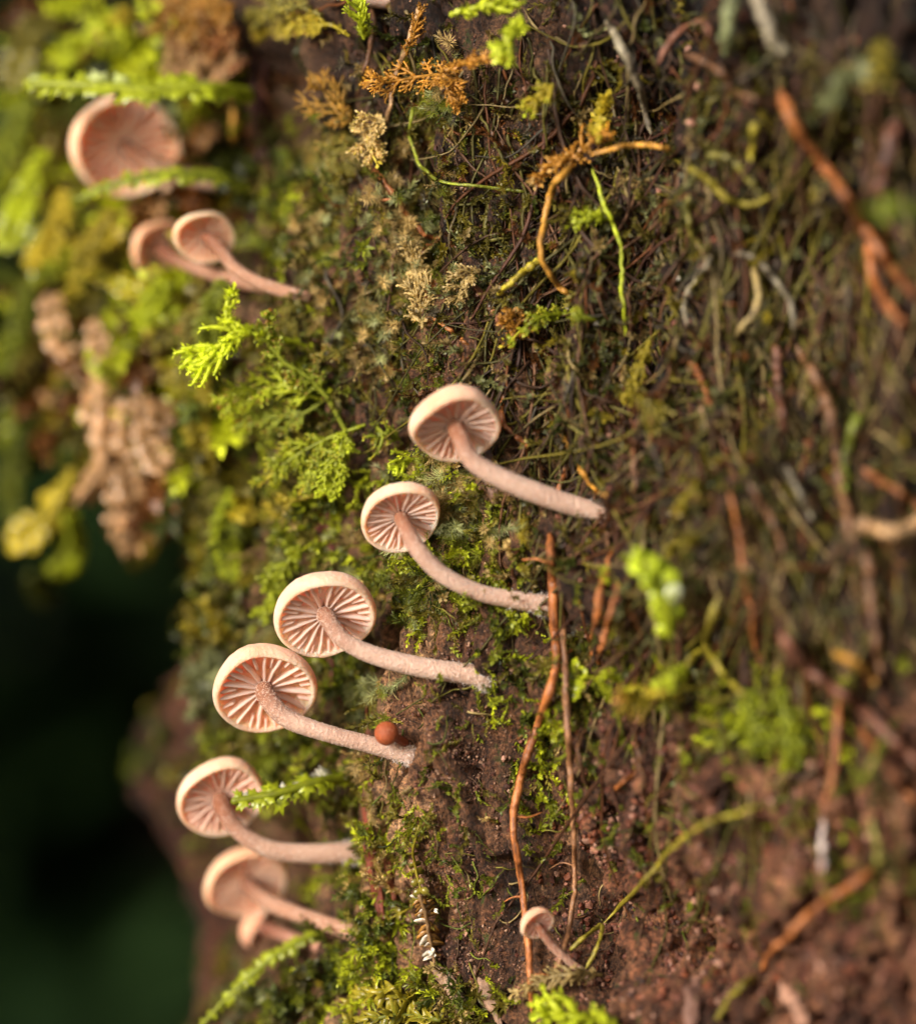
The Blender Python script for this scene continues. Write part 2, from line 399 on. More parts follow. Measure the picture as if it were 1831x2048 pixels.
for pts, wpx, col in [
    ([(625, 890), (632, 980), (640, 1060), (655, 1140)], 26, (104, 44, 34)), ([(652, 960), (655, 1050), (668, 1150)], 20, (86, 34, 28)),
    ([(735, 1410), (738, 1500), (742, 1600)], 16, (98, 52, 34)), ([(728, 1600), (740, 1700), (755, 1790), (768, 1850)], 24, (104, 50, 34)),
    ([(765, 1680), (775, 1740), (790, 1800)], 20, (126, 66, 42)), ([(660, 1290), (668, 1360), (690, 1420)], 18, (90, 46, 32)),
    ([(505, 40), (512, 180), (520, 330)], 24, (56, 26, 20)), ([(530, 120), (528, 250), (535, 380)], 16, (66, 32, 24)),
    ([(560, 600), (575, 680), (585, 740)], 18, (84, 42, 38)), 
    ([(940, 560), (985, 620), (1003, 655)], 13, (110, 70, 50)), ([(975, 900), (985, 960), (990, 1010)], 34, (120, 92, 78)),
    ([(865, 1930), (905, 1980), (930, 2050)], 30, (140, 112, 90)), ([(950, 1930), (975, 1990), (1000, 2050)], 26, (128, 100, 80)),
    ([(1560, 1960), (1590, 2010), (1620, 2070)], 30, (150, 112, 92)), ([(1395, 1960), (1385, 2000), (1380, 2060)], 34, (110, 80, 68))]:
    bark_strip(pts, wpx, col)
# lumps
def lump_mesh(seed):
    import bmesh
    bm = bmesh.new(); bmesh.ops.create_icosphere(bm, subdivisions=3, radius=1.0)
    co = np.array([v.co[:] for v in bm.verts])
    dd = 1+0.35*fbm(co*1.1+seed*9, 3, seed)+0.22*fbm(co*3.2+seed, 3, seed+3)
    co = co*dd[:, None]*np.array([1, 0.75, 0.85])
    fc = np.array([[v.index for v in f.verts] for f in bm.faces]); bm.free()
    colr = np.array([1.25, 1.05, 0.98])*(1+0.35*fbm(co*2.2+seed, 3, seed+7))[:, None]
    me = mesh_from('bark_lump', co, colr, fc, np.zeros((0, 4), int)); me.materials.append(M['bark']); return me
lumps = [lump_mesh(k) for k in range(7)]
tries = 0; made = 0
while made < 170 and tries < 4000:
    tries += 1
    px, py = random.uniform(1080, 1880), random.uniform(1250, 2080)
    if random.random() > float(sstep(px, 1080, 1500)*sstep(py, 1250, 1700))*0.9+0.05: continue
    h = hit(px, py)
    if h is None: continue
    r = random.choice([0.25, 0.35, 0.45, 0.6, 0.8, 1.1]) * random.uniform(0.8, 1.2)
    o = bpy.data.objects.new('bark_lump', random.choice(lumps)); C.objects.link(o); o.parent = trunk
    p = h[0]-np.array(tree['_o'])-h[1]*r*0.25
    o.location = Vector(p*S); o.scale = (r,)*3; o.rotation_euler = [random.uniform(0, 6.3) for _ in range(3)]
    made += 1

# ------------------------------------------------------------------ mushrooms
def lathe_profile(ptsr, n):
    return catmull(ptsr, n)
def mushroom(label, cap_px, Y, Rpx, axis, stem_px, wtop=34, wbase=36, lobes=0.035, lobefreq=3, fwd=1.5, nfull=14, dome=0.5, tone=(1, 1, 1), baseY=None, seed=1, group=None, powder=0, flat=1.0, gilltone=(1, 1, 1), fuzz=True, stemtone=(1, 1, 1)):
    rg = np.random.default_rng(seed)
    hc = [hit(cap_px[0]+a*Rpx, cap_px[1]+b*Rpx) for a, b in ((0, 0), (0.8, 0), (0, -0.8), (-0.8, 0))]; hc = [x[0][1] for x in hc if x is not None]
    if hc: Y = min(Y, min(hc)-Rpx*PXMM*(0.25+0.75*abs(axis[1])*0.6))
    k = PXMM*(1+Y/CAMD); R = Rpx*k; Cc = P(cap_px[0], cap_px[1], Y); ax = nrm(np.array(axis))
    u = nrm(np.cross(ax, np.array([0, 0, 1.0]))); v = np.cross(ax, u); dome = dome*1.22; Cc = Cc-ax*R*0.10
    bpx = stem_px[-1]; h = hit(*bpx)
    bY = h[0][1]-0.55 if (h is not None and baseY is None) else (baseY if baseY is not None else Y)
    base = P(bpx[0], bpx[1], bY)
    root = thing('mushroom', base, label, 'mushroom', group)
    ph = rg.uniform(0, 6.28, 6)
    def warp(th, r):      # uneven rim
        wv = np.sin(lobefreq*th+ph[0])*0.6+np.sin((lobefreq+2)*th+ph[1])*0.3+np.sin(2*th+ph[2])*0.5
        return 1+lobes*wv*r**2, lobes*1.3*(np.sin(lobefreq*th+ph[3])+0.5*np.sin((lobefreq+1)*th+ph[4]))*r**2
    def at(th, r, z):
        a, b = warp(th, r); r_ = r*a; z_ = z*flat+b*0.6
        return Cc+R*((r_*np.cos(th))[..., None]*u+(r_*np.sin(th))[..., None]*v+z_[..., None]*ax)
    prof = np.array([(0.001, dome), (0.25, dome*0.98), (0.5, dome*0.90), (0.72, dome*0.76), (0.88, dome*0.55), (0.97, dome*0.29), (1.0, 0.03), (0.98, -0.09), (0.93, -0.145),
                     (0.885, -0.125), (0.85, -0.07), (0.76, -0.01), (0.6, 0.05), (0.4, 0.085), (0.2, 0.105), (0.001, 0.11)])
    pr = lathe_profile(prof, 46); nt_ = 96
    th = np.linspace(0, 2*np.pi, nt_, endpoint=False)
    TH, RR = np.meshgrid(th, np.abs(pr[:, 0])); _, ZP = np.meshgrid(th, pr[:, 1])
    vv = at(TH, RR, ZP)
    # fibrous top: fine radial streaks
    outer = (np.arange(46) < 24)
    st = fbm(np.stack([TH*9, RR*2.2, np.full_like(TH, seed)], -1), 3, 51)*0.010*R
    vv = vv+ax*(st*outer[:, None]*(RR > 0.15))[..., None]
    n_, m_ = TH.shape; ids = np.arange(n_*m_).reshape(n_, m_)
    q = np.stack([ids[:-1], ids[1:], np.roll(ids, -1, 1)[1:], np.roll(ids, -1, 1)[:-1]], -1).reshape(-1, 4)
    cc = np.ones((n_, m_, 3))*np.array(tone)*np.array([0.90, 0.77, 0.69])
    inner = (np.arange(46) > 28)[:, None, None]
    cc = np.where(inner, cc*np.array([1.18, 1.32, 1.46])*np.array(gilltone), cc)
    g = Geo(); g.add(vv.reshape(-1, 3), None, q, cc.reshape(-1, 3))
    cap = build('cap', g, M['cap'], root)
    # gills: thin wedge plates hanging from the flesh
    ur = np.array([0.13, 0.2, 0.4, 0.6, 0.78, 0.87, 0.905]); uz = np.array([0.11, 0.105, 0.085, 0.05, -0.01, -0.07, -0.11])
    er = np.array([0.13, 0.25, 0.45, 0.65, 0.8, 0.9]); ez = np.array([-0.02, -0.035, -0.06, -0.095, -0.115, -0.118])
    gcol = lin((254, 238, 228))*np.array(tone)
    kinds = []
    for i in range(nfull):
        t0 = (i+rg.uniform(-0.16, 0.16))/nfull*2*np.pi
        kinds.append((t0, 0.12, 1.0))
        kinds.append((t0+(0.5+rg.uniform(-0.07, 0.07))/nfull*2*np.pi, rg.uniform(0.42, 0.66), 0.85))
    for t0, r0, dep in kinds:
        rr = np.linspace(r0, 0.88, 12); s_ = (rr-r0)/(0.88-r0)
        zt = np.interp(rr, ur, uz)+0.03; ze = np.interp(rr, er, ez)
        dp = dep*(sstep(s_, -0.02, 0.25) if r0 > 0.2 else 1.0)
        ze = zt*(1-dp)+ze*dp if r0 > 0.2 else ze
        tw = t0+0.016*np.sin(rr*7+rg.uniform(0, 6.3))*rg.uniform(0.3, 1.0)
        wv = 0.005*np.sin(rr*16+rg.uniform(0, 6.3))
        tk = 0.033*(0.75+0.5*rg.random())
        vs = []
        for off, zf in ((-1.5, 0.0), (-0.8, 0.72), (-0.45, 0.97), (0.45, 0.97), (0.8, 0.72), (1.5, 0.0)):
            z_ = zt+(ze-zt)*zf; da = (off*tk+wv*zf)/np.maximum(rr, 0.15)
            vs.append(at(tw+da, rr, z_))
        vs = np.stack(vs, 1); a_ = np.arange(12*6).reshape(12, 6)
        qq = np.stack([a_[:-1, :-1], a_[1:, :-1], a_[1:, 1:], a_[:-1, 1:]], -1).reshape(-1, 4)
        g = Geo(); g.add(vs.reshape(-1, 3), None, qq, gcol); build('gill', g, M['gill'], cap)
    # stem
    top = Cc+ax*R*0.12
    pts = [top]; m = len(stem_px)
    knee = P(*stem_px[0], Y)-0*ax
    tops = Cc+ax*R*0.02
    for i, p in enumerate(stem_px):
        t = (i+1)/m
        y = (Y-R*0.35*0)*(1-t)+bY*t-fwd*math.sin(math.pi*min(1, t**0.75))
        pts.append(P(p[0], p[1], y if i < m-1 else bY))
    last = pts[-1]; dirn = nrm(last-pts[-2])
    inn = -h[1] if h is not None else np.array([0.8, 0.5, -0.2])
    pts.append(last+0.9*nrm(dirn*1.1+inn*0.8)*max(1.0, wbase*PXMM))
    path = catmull(pts, 60)
    s_ = np.linspace(0, 1, 60)
    rad = k*0.5*(wtop+(wbase-wtop)*s_); rad = rad*(1+0.10*sstep(1-s_, 0.02, 0.10)*0+0.06*np.sin(s_*9+seed))
    rad *= 1+0.18*np.exp(-((s_-0.90)/0.07)**2)*0.7
    c1 = np.array([0.44, 0.25, 0.16]); c2 = np.array([1.0, 0.98, 0.98])  # brown stem top, with the cap's shadow put into its colour
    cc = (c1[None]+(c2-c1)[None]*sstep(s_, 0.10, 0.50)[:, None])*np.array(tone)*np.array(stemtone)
    g = Geo(); g.tube(path, rad, 20, cc, lump=0.012)
    stem = build('stem', g, M['stem'], root)
    T, N, B = frames(path)
    if powder:          # pale granules on the stem skin
        g = Geo(); octv = np.array([(1, 0, 0), (-1, 0, 0), (0, 1, 0), (0, -1, 0), (0, 0, 1), (0, 0, -1)], float)
        octf = np.array([(0, 2, 4), (2, 1, 4), (1, 3, 4), (3, 0, 4), (2, 0, 5), (1, 2, 5), (3, 1, 5), (0, 3, 5)])
        ii = np.clip((rg.beta(1.3, 1.8, powder)*60).astype(int), 4, 57); an = rg.uniform(0, 6.28, powder)
        pos = path[ii]+(rad[ii]*0.99)[:, None]*(np.cos(an)[:, None]*N[ii]+np.sin(an)[:, None]*B[ii])+T[ii]*rg.uniform(-0.08, 0.08, (powder, 1))
        r_ = rg.uniform(0.012, 0.042, powder)
        E = np.eye(3); f = np.repeat
        g.inst(octv, octf, pos, f(E[0][None], powder, 0), f(E[1][None], powder, 0), f(E[2][None], powder, 0), r_, np.tile(lin((232, 208, 194)), (powder, 1))*rg.uniform(0.8, 1.1, (powder, 1)), np.ones((6, 3)))
        build('powder', g, M['fleck'], stem, kind='stuff')
    if fuzz:            # white felt where the stem meets the bark
        g = Geo(); nf = 1100
        ii = np.clip(56-np.abs(rg.normal(0, 5, nf)).astype(int), 44, 59); an = rg.uniform(0, 6.28, nf)
        out = np.cos(an)[:, None]*N[ii]+np.sin(an)[:, None]*B[ii]
        p0 = path[ii]+out*(rad[ii]*0.95)[:, None]; ln = rg.uniform(0.08, 0.32, nf)[:, None]*(wbase/36)
        p1 = p0+ln*nrm(out+T[ii]*rg.normal(0, 0.6, (nf, 1))+rg.normal(0, 0.4, (nf, 3))); sd = nrm(np.cross(p1-p0, rg.normal(size=(nf, 3))))*0.016
        vv = np.stack([p0-sd, p0+sd, p1], 1).reshape(-1, 3); g.add(vv, np.arange(nf*3).reshape(-1, 3), None, lin((236, 228, 228)))
        build('felt', g, M['fleck'], stem, kind='stuff')
    return root

MG = 'peach mushrooms growing on the trunk'
mushroom('peach mushroom with the longest, thickest stem, topmost of the diagonal row', (908, 846), -5.2, 95, (-0.20, 0.62, 0.76), [(921, 878), (948, 925), (1020, 965), (1120, 1003), (1212, 1032)], 36, 44, 0.075, 2, 1.6, 15, 0.5, seed=3, group=MG, powder=120)
mushroom('small peach mushroom with strongly curved smooth stem over bright green moss', (800, 1030), -2.6, 83, (-0.16, 0.73, 0.66), [(812, 1058), (838, 1102), (886, 1150), (965, 1187), (1078, 1208)], 30, 40, 0.06, 2, 2.1, 17, 0.46, seed=5, group=MG, powder=150)
mushroom('pale peach mushroom with powdery stem and round cap overlapping the cap below it', (648, 1226), -0.8, 102, (-0.16, 0.76, 0.62), [(656, 1240), (690, 1282), (752, 1312), (850, 1336), (953, 1352)], 32, 42, 0.025, 3, 1.6, 16, 0.52, seed=8, group=MG, powder=1900)
mushroom('amber-gilled mushroom with round brown pinhead beside the foot of its stem', (528, 1374), 0.6, 104, (-0.17, 0.80, 0.58), [(534, 1394), (572, 1436), (645, 1464), (735, 1488), (800, 1505)], 36, 36, 0.03, 3, 1.5, 15, 0.5, seed=12, group=MG, powder=1300, gilltone=(1.0, 0.88, 0.7))
mushroom('brownish pink mushroom whose cap is crossed by a white-frilled green leafy shoot', (441, 1592), 6.5, 90, (-0.22, 0.80, 0.56), [(448, 1622), (484, 1668), (545, 1700), (620, 1708), (690, 1706)], 34, 42, 0.05, 3, 1.4, 16, 0.5, tone=(0.98, 0.93, 0.89), seed=14, group=MG, powder=300)
mushroom('blurred tan mushroom tucked under the stem of the mushroom above it', (492, 1762), 15, 84, (-0.25, 0.80, 0.54), [(506, 1780), (545, 1808), (600, 1830), (690, 1860)], 30, 34, 0.05, 3, 1.0, 17, 0.48, tone=(0.95, 0.88, 0.78), seed=17, stemtone=(0.72, 0.62, 0.58), group=MG, fuzz=False)
mushroom('small blurred pink mushroom half hidden behind a long green leafy shoot', (516, 1852), 17, 46, (-0.85, 0.25, 0.46), [(556, 1866), (610, 1884), (700, 1910)], 24, 26, 0.04, 3, 0.6, 13, 0.6, tone=(0.86, 0.68, 0.62), seed=19, stemtone=(0.72, 0.62, 0.58), group=MG, fuzz=False)
mushroom('large lobed orange-gilled mushroom between two arching green leafy shoots', (246, 290), 17, 112, (-0.50, 0.82, 0.25), [(278, 316), (335, 346), (410, 362), (490, 372)], 32, 34, 0.10, 2, 0.8, 17, 0.42, tone=(1.08, 1.05, 0.97), seed=22, stemtone=(0.72, 0.66, 0.60), group=MG, fuzz=False, gilltone=(1.0, 0.84, 0.68))
mushroom('small notched orange mushroom on a thin slanting stem above the bright green frond', (408, 472), 9.5, 60, (-0.45, 0.80, 0.40), [(436, 492), (470, 536), (520, 566), (590, 590)], 24, 28, 0.13, 2, 0.8, 15, 0.45, tone=(0.98, 0.92, 0.80), seed=25, stemtone=(0.72, 0.62, 0.58), group=MG, gilltone=(1.05, 0.82, 0.6), fuzz=False)
mushroom('blurred tan mushroom standing behind the small notched orange one', (318, 496), 17, 62, (-0.55, 0.72, 0.42), [(352, 520), (400, 540), (470, 560), (540, 575)], 26, 28, 0.05, 3, 0.5, 14, 0.5, tone=(0.85, 0.76, 0.64), seed=27, stemtone=(0.72, 0.62, 0.58), group=MG, fuzz=False)
mushroom('tiny pale mushroom on a slanting stem between the two brown roots', (1073, 1846), -4.6, 36, (-0.42, 0.72, 0.55), [(1080, 1860), (1105, 1893), (1140, 1925), (1176, 1952)], 16, 18, 0.03, 3, 0.5, 11, 0.6, tone=(0.86, 0.72, 0.66), seed=29, group=MG, fuzz=False)
mushroom('mushroom rim peeping in above the bright green feathery moss tip', (678, -46), 3, 62, (-0.2, 0.45, 0.85), [(690, -30), (720, -5), (770, 5)], 26, 28, 0.03, 3, 0.8, 15, 0.5, seed=31, group=MG, fuzz=False)
# round brown pinhead
h = hit(810, 1486); b0 = h[0]
pin = thing('pinhead_mushroom', b0, 'round rust-brown pinhead mushroom on a short stalk beside a pale stem foot', 'mushroom', None)
cY = b0[1]-1.6; cc0 = P(773, 1467, cY)
prof = catmull([(0.001, 1.0), (0.5, 0.88), (0.86, 0.52), (1.0, 0.02), (0.9, -0.45), (0.62, -0.74), (0.3, -0.84), (0.001, -0.80)], 24)
th = np.linspace(0, 2*np.pi, 28, endpoint=False); TH, RR = np.meshgrid(th, np.abs(prof[:, 0])); _, ZP = np.meshgrid(th, prof[:, 1])
ax = nrm(np.array([-0.75, -0.5, 0.35])); u = nrm(np.cross(ax, [0, 0, 1.0])); v = np.cross(ax, u); R = 24*PXMM
ids = np.arange(TH.size).reshape(TH.shape)
q = np.stack([ids[:-1], ids[1:], np.roll(ids, -1, 1)[1:], np.roll(ids, -1, 1)[:-1]], -1).reshape(-1, 4)
g = Geo(); g.add((cc0+R*((RR*np.cos(TH))[..., None]*u+(RR*np.sin(TH))[..., None]*v+ZP[..., None]*ax)).reshape(-1, 3), None, q, (1, 1, 1)); build('cap', g, M['ball'], pin)
g = Geo(); g.tube(catmull([cc0-ax*R*0.5, (cc0-ax*R*1.3+b0)/2, b0, b0+np.array([0.2, 0.6, -0.1])], 14), np.linspace(0.26, 0.30, 14), 12, (0.8, 0.75, 0.75)); build('stem', g, M['ball'], pin)

# ------------------------------------------------------------------ colours of the plants
LIME = lin((178, 188, 40)); GREEN = lin((126, 134, 38)); DEEP = lin((82, 92, 32)); OLIVE = lin((118, 110, 44)); YEL = lin((190, 172, 50))
ORANGE = lin((182, 130, 50)); RUST = lin((134, 84, 40)); BEIGE = lin((196, 170, 110)); TAN = lin((188, 148, 104)); PALE = lin((170, 176, 120))
ROOT = lin((142, 84, 42)); ROOTD = lin((100, 68, 44)); RED = lin((104, 64, 46)); GREY = lin((122, 112, 92)); WHITE = lin((236, 232, 222))

# ------------------------------------------------------------------ templates for the uncountable small moss (mm, growing along +Z)
def leaf_tris(p0, dirv, up, L, W):
    sd = nrm(np.cross(dirv, up)); mid = p0+dirv*L*0.45
    return np.array([p0, mid+sd*W*0.5+up*W*0.15, p0+dirv*L, mid-sd*W*0.5+up*W*0.15]), np.array([(0, 1, 2), (0, 2, 3)])
def template(kind, seed):
    rg = np.random.default_rng(seed); L = 1.0
    bend = rg.uniform(0.1, 0.5); az = rg.uniform(0, 6.28)
    t = np.linspace(0, 1, 9)
    path = np.stack([bend*np.cos(az)*t**2+0.05*np.sin(t*9+seed), bend*np.sin(az)*t**2+0.05*np.cos(t*8+seed), t*L], -1)
    g = Geo(); g.tube(path, np.linspace(0.026, 0.012, 9), 3, (0.75, 0.68, 0.5), cap=False)
    T, N, B = frames(path)
    n, LL, WW, ang = {'thread': (30, 0.17, 0.085, 0.75), 'fuzzy': (95, 0.30, 0.020, 1.0), 'tuft': (26, 0.42, 0.11, 0.7), 'leafy': (22, 0.30, 0.20, 0.9)}[kind]
    for i in range(n):
        u = (i+0.5)/n; k = min(int(u*8), 7); f = u*8-k
        p = path[k]*(1-f)+path[k+1]*f; a = i*2.4+rg.uniform(-0.4, 0.4)
        out = np.cos(a)*N[k]+np.sin(a)*B[k]; dv = nrm(T[k]*math.cos(ang)+out*math.sin(ang)+rg.normal(0, 0.15, 3))
        sz = (0.65+0.5*math.sin(math.pi*min(1, u*0.9+0.15)))*rg.uniform(0.75, 1.2)
        v, f3 = leaf_tris(p, dv, T[k], LL*sz, WW*sz)
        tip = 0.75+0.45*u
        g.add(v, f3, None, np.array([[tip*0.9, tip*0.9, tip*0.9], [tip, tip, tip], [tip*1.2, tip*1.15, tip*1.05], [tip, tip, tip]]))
    v, c, t3, q = g.arrays()
    tri = np.vstack([t3, q[:, [0, 1, 2]], q[:, [0, 2, 3]]]) if len(q) else t3
    return v, tri, c
TPL = {k: [template(k, 100*i+len(k)) for i in range(5)] for k in ('thread', 'fuzzy', 'tuft', 'leafy')}
def scatter(points, normals, kind, size, pal, droop=0.8, out=0.6, rnd=0.6, seed=0, geo=None, patch=3.0):
    rg = np.random.default_rng(seed); K = len(points); points = np.asarray(points); normals = np.asarray(normals)
    Z = nrm(out*normals+np.array([0, 0, -1.0])*droop*rg.uniform(0.1, 1.0, (K, 1))+rg.normal(0, rnd, (K, 3)))
    back = (Z*normals).sum(1); Z = nrm(Z+normals*np.maximum(0.12-back, 0)[:, None])
    X = nrm(np.cross(Z, rg.normal(size=(K, 3)))); Y = np.cross(Z, X)
    sz = size*rg.uniform(0.55, 1.35, K)
    pal = np.array(pal); nz = np.clip(0.5+0.75*fbm(points/patch, 3, seed+200), 0, 0.999); ci = (nz*len(pal)).astype(int)
    ci = np.where(rg.random(K) < 0.3, rg.integers(0, len(pal), K), ci); cols = pal[ci]*rg.uniform(0.6, 1.35, (K, 1))
    g = geo or Geo(); which = rg.integers(0, 5, K)
    for i in range(5):
        m = which == i; tv, tt, tm = TPL[kind][i]
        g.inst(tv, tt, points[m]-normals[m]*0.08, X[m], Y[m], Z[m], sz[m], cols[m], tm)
    return g
def sample(blobs, n, seed, box=(-160, -160, 1990, 2210)):
    """points on the bark whose density follows soft patches given in photo pixels"""
    rg = np.random.default_rng(seed); pts = []; nrs = []
    wts = np.array([b[4]*b[2]*b[3] for b in blobs]); wts = wts/wts.sum()
    for b, c in zip(blobs, rg.multinomial(n, wts)):
        for _ in range(c):
            px, py = b[0]+rg.normal()*b[2]*0.6, b[1]+rg.normal()*b[3]*0.6
            h = hit(px, py)
            if h is not None: pts.append(h[0]); nrs.append(h[1])
    return np.array(pts), np.array(nrs)
FRESH = [LIME*0.75, GREEN*0.9, OLIVE*0.9, DEEP, DEEP*0.8, OLIVE, GREEN]
OLD = [OLIVE*0.7, OLIVE*0.45, BEIGE*0.5, PALE*0.42, GREY*0.4, RUST*0.45, DEEP*0.55, RUST*0.3, OLIVE*0.85, YEL*0.4]
fresh_blobs = [(620, 420, 110, 130, 1.2), (560, 520, 90, 80, .8), (560, 780, 120, 110, 1.0), (620, 960, 120, 150, 1.1), (540, 1050, 90, 140, 1.0), (860, 960, 110, 90, 1.3), (900, 1080, 150, 110, 1.6),
               (780, 1150, 100, 90, 1.2), (960, 1180, 140, 70, 1.2), (1000, 1330, 70, 70, .8), (640, 1330, 110, 90, 1.0), (560, 1510, 130, 70, 1.4), (480, 1480, 70, 60, 1.0),
               (720, 1480, 50, 160, 1.0), (740, 1780, 70, 180, 1.1), (830, 1640, 70, 50, .6), (700, 1950, 90, 70, 1.0), (1110, 1470, 70, 80, 1.2), (1160, 1340, 90, 60, 1.1), (1330, 1350, 220, 50, 1.2),
               (1500, 1450, 110, 90, 1.2), (880, 1985, 130, 60, 1.0), (780, 700, 80, 120, .8), (880, 760, 60, 60, .8), (900, 330, 100, 160, .5), (870, 520, 60, 60, .6), (1080, 1620, 60, 90, .7), (520, 1700, 120, 100, .5), (1640, 1500, 120, 120, .5), (1740, 1750, 80, 60, .6)]
p, n = sample([(880, 1500, 90, 130, 1), (900, 1720, 110, 180, 1), (1200, 1650, 120, 180, .8), (1450, 1700, 260, 200, .6), (930, 800, 70, 80, .8)], 240, 8)
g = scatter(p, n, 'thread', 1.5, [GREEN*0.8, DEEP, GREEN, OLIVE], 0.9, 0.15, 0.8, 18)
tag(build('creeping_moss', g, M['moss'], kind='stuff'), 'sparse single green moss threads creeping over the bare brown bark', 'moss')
# threads clinging to the bark
upper = [b for b in fresh_blobs if b[1] < 870 and b[0] < 1000]; lower = [b for b in fresh_blobs if b not in upper]
p, n = sample(upper, 1000, 1)
g = scatter(p, n, 'thread', 1.5, [DEEP*0.7, OLIVE*0.7, RUST*0.5, DEEP, OLIVE, GREEN*0.8, BEIGE*0.5], 0.8, 0.4, 0.7, 17)
p, n = sample(lower, 2500, 1)
scatter(p, n, 'thread', 1.9, [LIME, GREEN*1.15, DEEP*0.7, DEEP, OLIVE*0.7, OLIVE*1.1, GREEN*1.1, LIME*0.85, OLIVE*1.3, BEIGE*0.8], 0.7, 0.4, 0.7, 11, geo=g)
tag(build('thread_moss', g, M['moss'], kind='stuff'), 'carpet of bright green thread-like moss over the bark around the mushroom stems', 'moss')
hairy_blobs = [(880, 950, 60, 80, 1.4), (930, 1050, 70, 50, 1.4), (840, 1160, 45, 90, 1.2), (790, 430, 60, 140, 1.0), (840, 540, 50, 90, 1.0), (640, 480, 80, 120, .8), (740, 640, 80, 80, .7), (690, 1130, 60, 60, .8), (730, 1380, 40, 110, .9), (880, 200, 60, 90, .7), (600, 1250, 70, 90, .6)]
p, n = sample(hairy_blobs, 900, 2)
g = scatter(p, n, 'fuzzy', 1.7, [PALE, OLIVE*1.1, GREEN, PALE*0.8, BEIGE*0.8], 0.8, 0.6, 0.5, 12)
tag(build('hairy_moss', g, M['moss'], kind='stuff'), 'pale hairy moss with bristle-like leaves on the bark in the middle', 'moss')
tuft_blobs = [(600, 420, 90, 120, 1.2), (560, 760, 100, 110, 1), (600, 1000, 90, 160, 1.0), (540, 1520, 120, 70, 1.3), (640, 1300, 90, 80, 1.0), (1150, 1370, 60, 50, 1.0), (1320, 1360, 200, 40, .9), (1500, 1440, 90, 70, 1), (850, 2010, 150, 40, 1), (470, 1480, 80, 60, 1), (700, 1700, 50, 160, .8), (760, 1900, 70, 90, .8)]
p, n = sample(tuft_blobs, 900, 3)
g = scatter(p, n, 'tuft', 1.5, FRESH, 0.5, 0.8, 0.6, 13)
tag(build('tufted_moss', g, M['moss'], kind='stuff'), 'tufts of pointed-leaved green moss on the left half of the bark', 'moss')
old_blobs = [(1300, 300, 330, 330, 1.0), (1150, 700, 300, 250, 1.0), (1450, 900, 330, 280, 1.0), (1600, 400, 220, 300, .8), (760, 200, 160, 180, 1.0), (680, 640, 160, 160, .8), (1400, 1200, 280, 140, 1), (980, 500, 160, 200, 1)]
p, n = sample(old_blobs, 2600, 4)
g = scatter(p, n, 'thread', 1.9, OLD, 0.8, 0.5, 0.7, 14)
tag(build('withered_moss', g, M['moss'], kind='stuff'), 'withered olive and brown moss threads matted over the shaded right side of the bark', 'moss')
flank_blobs = [(120, 250, 160, 200, 1.2), (280, 120, 160, 110, 1), (330, 330, 150, 130, .8), (150, 560, 170, 150, 1.2), (300, 680, 130, 130, 1.2), (400, 850, 80, 150, 1), (100, 800, 110, 120, 1.1), (430, 560, 80, 100, .7), (330, 940, 90, 60, .9), (400, 200, 100, 130, .8), ]
p, n = sample(flank_blobs, 600, 5)
g = scatter(p, n, 'leafy', 4.0, [LIME*0.9, YEL*0.7, DEEP, DEEP*0.5, OLIVE*0.5, RUST*0.4, RUST*0.6, TAN*0.7, OLIVE*0.7, LIME], 1.3, 0.5, 0.4, 15, patch=6.0)
tag(build('leafy_moss', g, M['moss'], kind='stuff'), 'thick cushion of yellow-green leafy moss on the trunk bulge behind the upper mushrooms', 'moss')
low_blobs = [(430, 1180, 50, 170, 1.6), (455, 1330, 50, 80, 1.6), (470, 1080, 60, 80, 1.2), (330, 1960, 90, 70, 1), (480, 1990, 130, 60, 1), (600, 2010, 100, 60, 1), (260, 2010, 60, 40, .8), (300, 1480, 50, 80, .6), (420, 1560, 60, 60, .6)]
p, n = sample(low_blobs, 420, 6)
if len(p):
    g = scatter(p, n, 'leafy', 2.0, [GREEN*0.5, OLIVE*0.5, YEL*0.4, DEEP*0.6, PALE*0.4], 0.5, 0.9, 0.5, 16)
    tag(build('cushion_moss', g, M['moss'], kind='stuff'), 'dim green moss cushions low on the trunk below the long leafy shoot', 'moss')

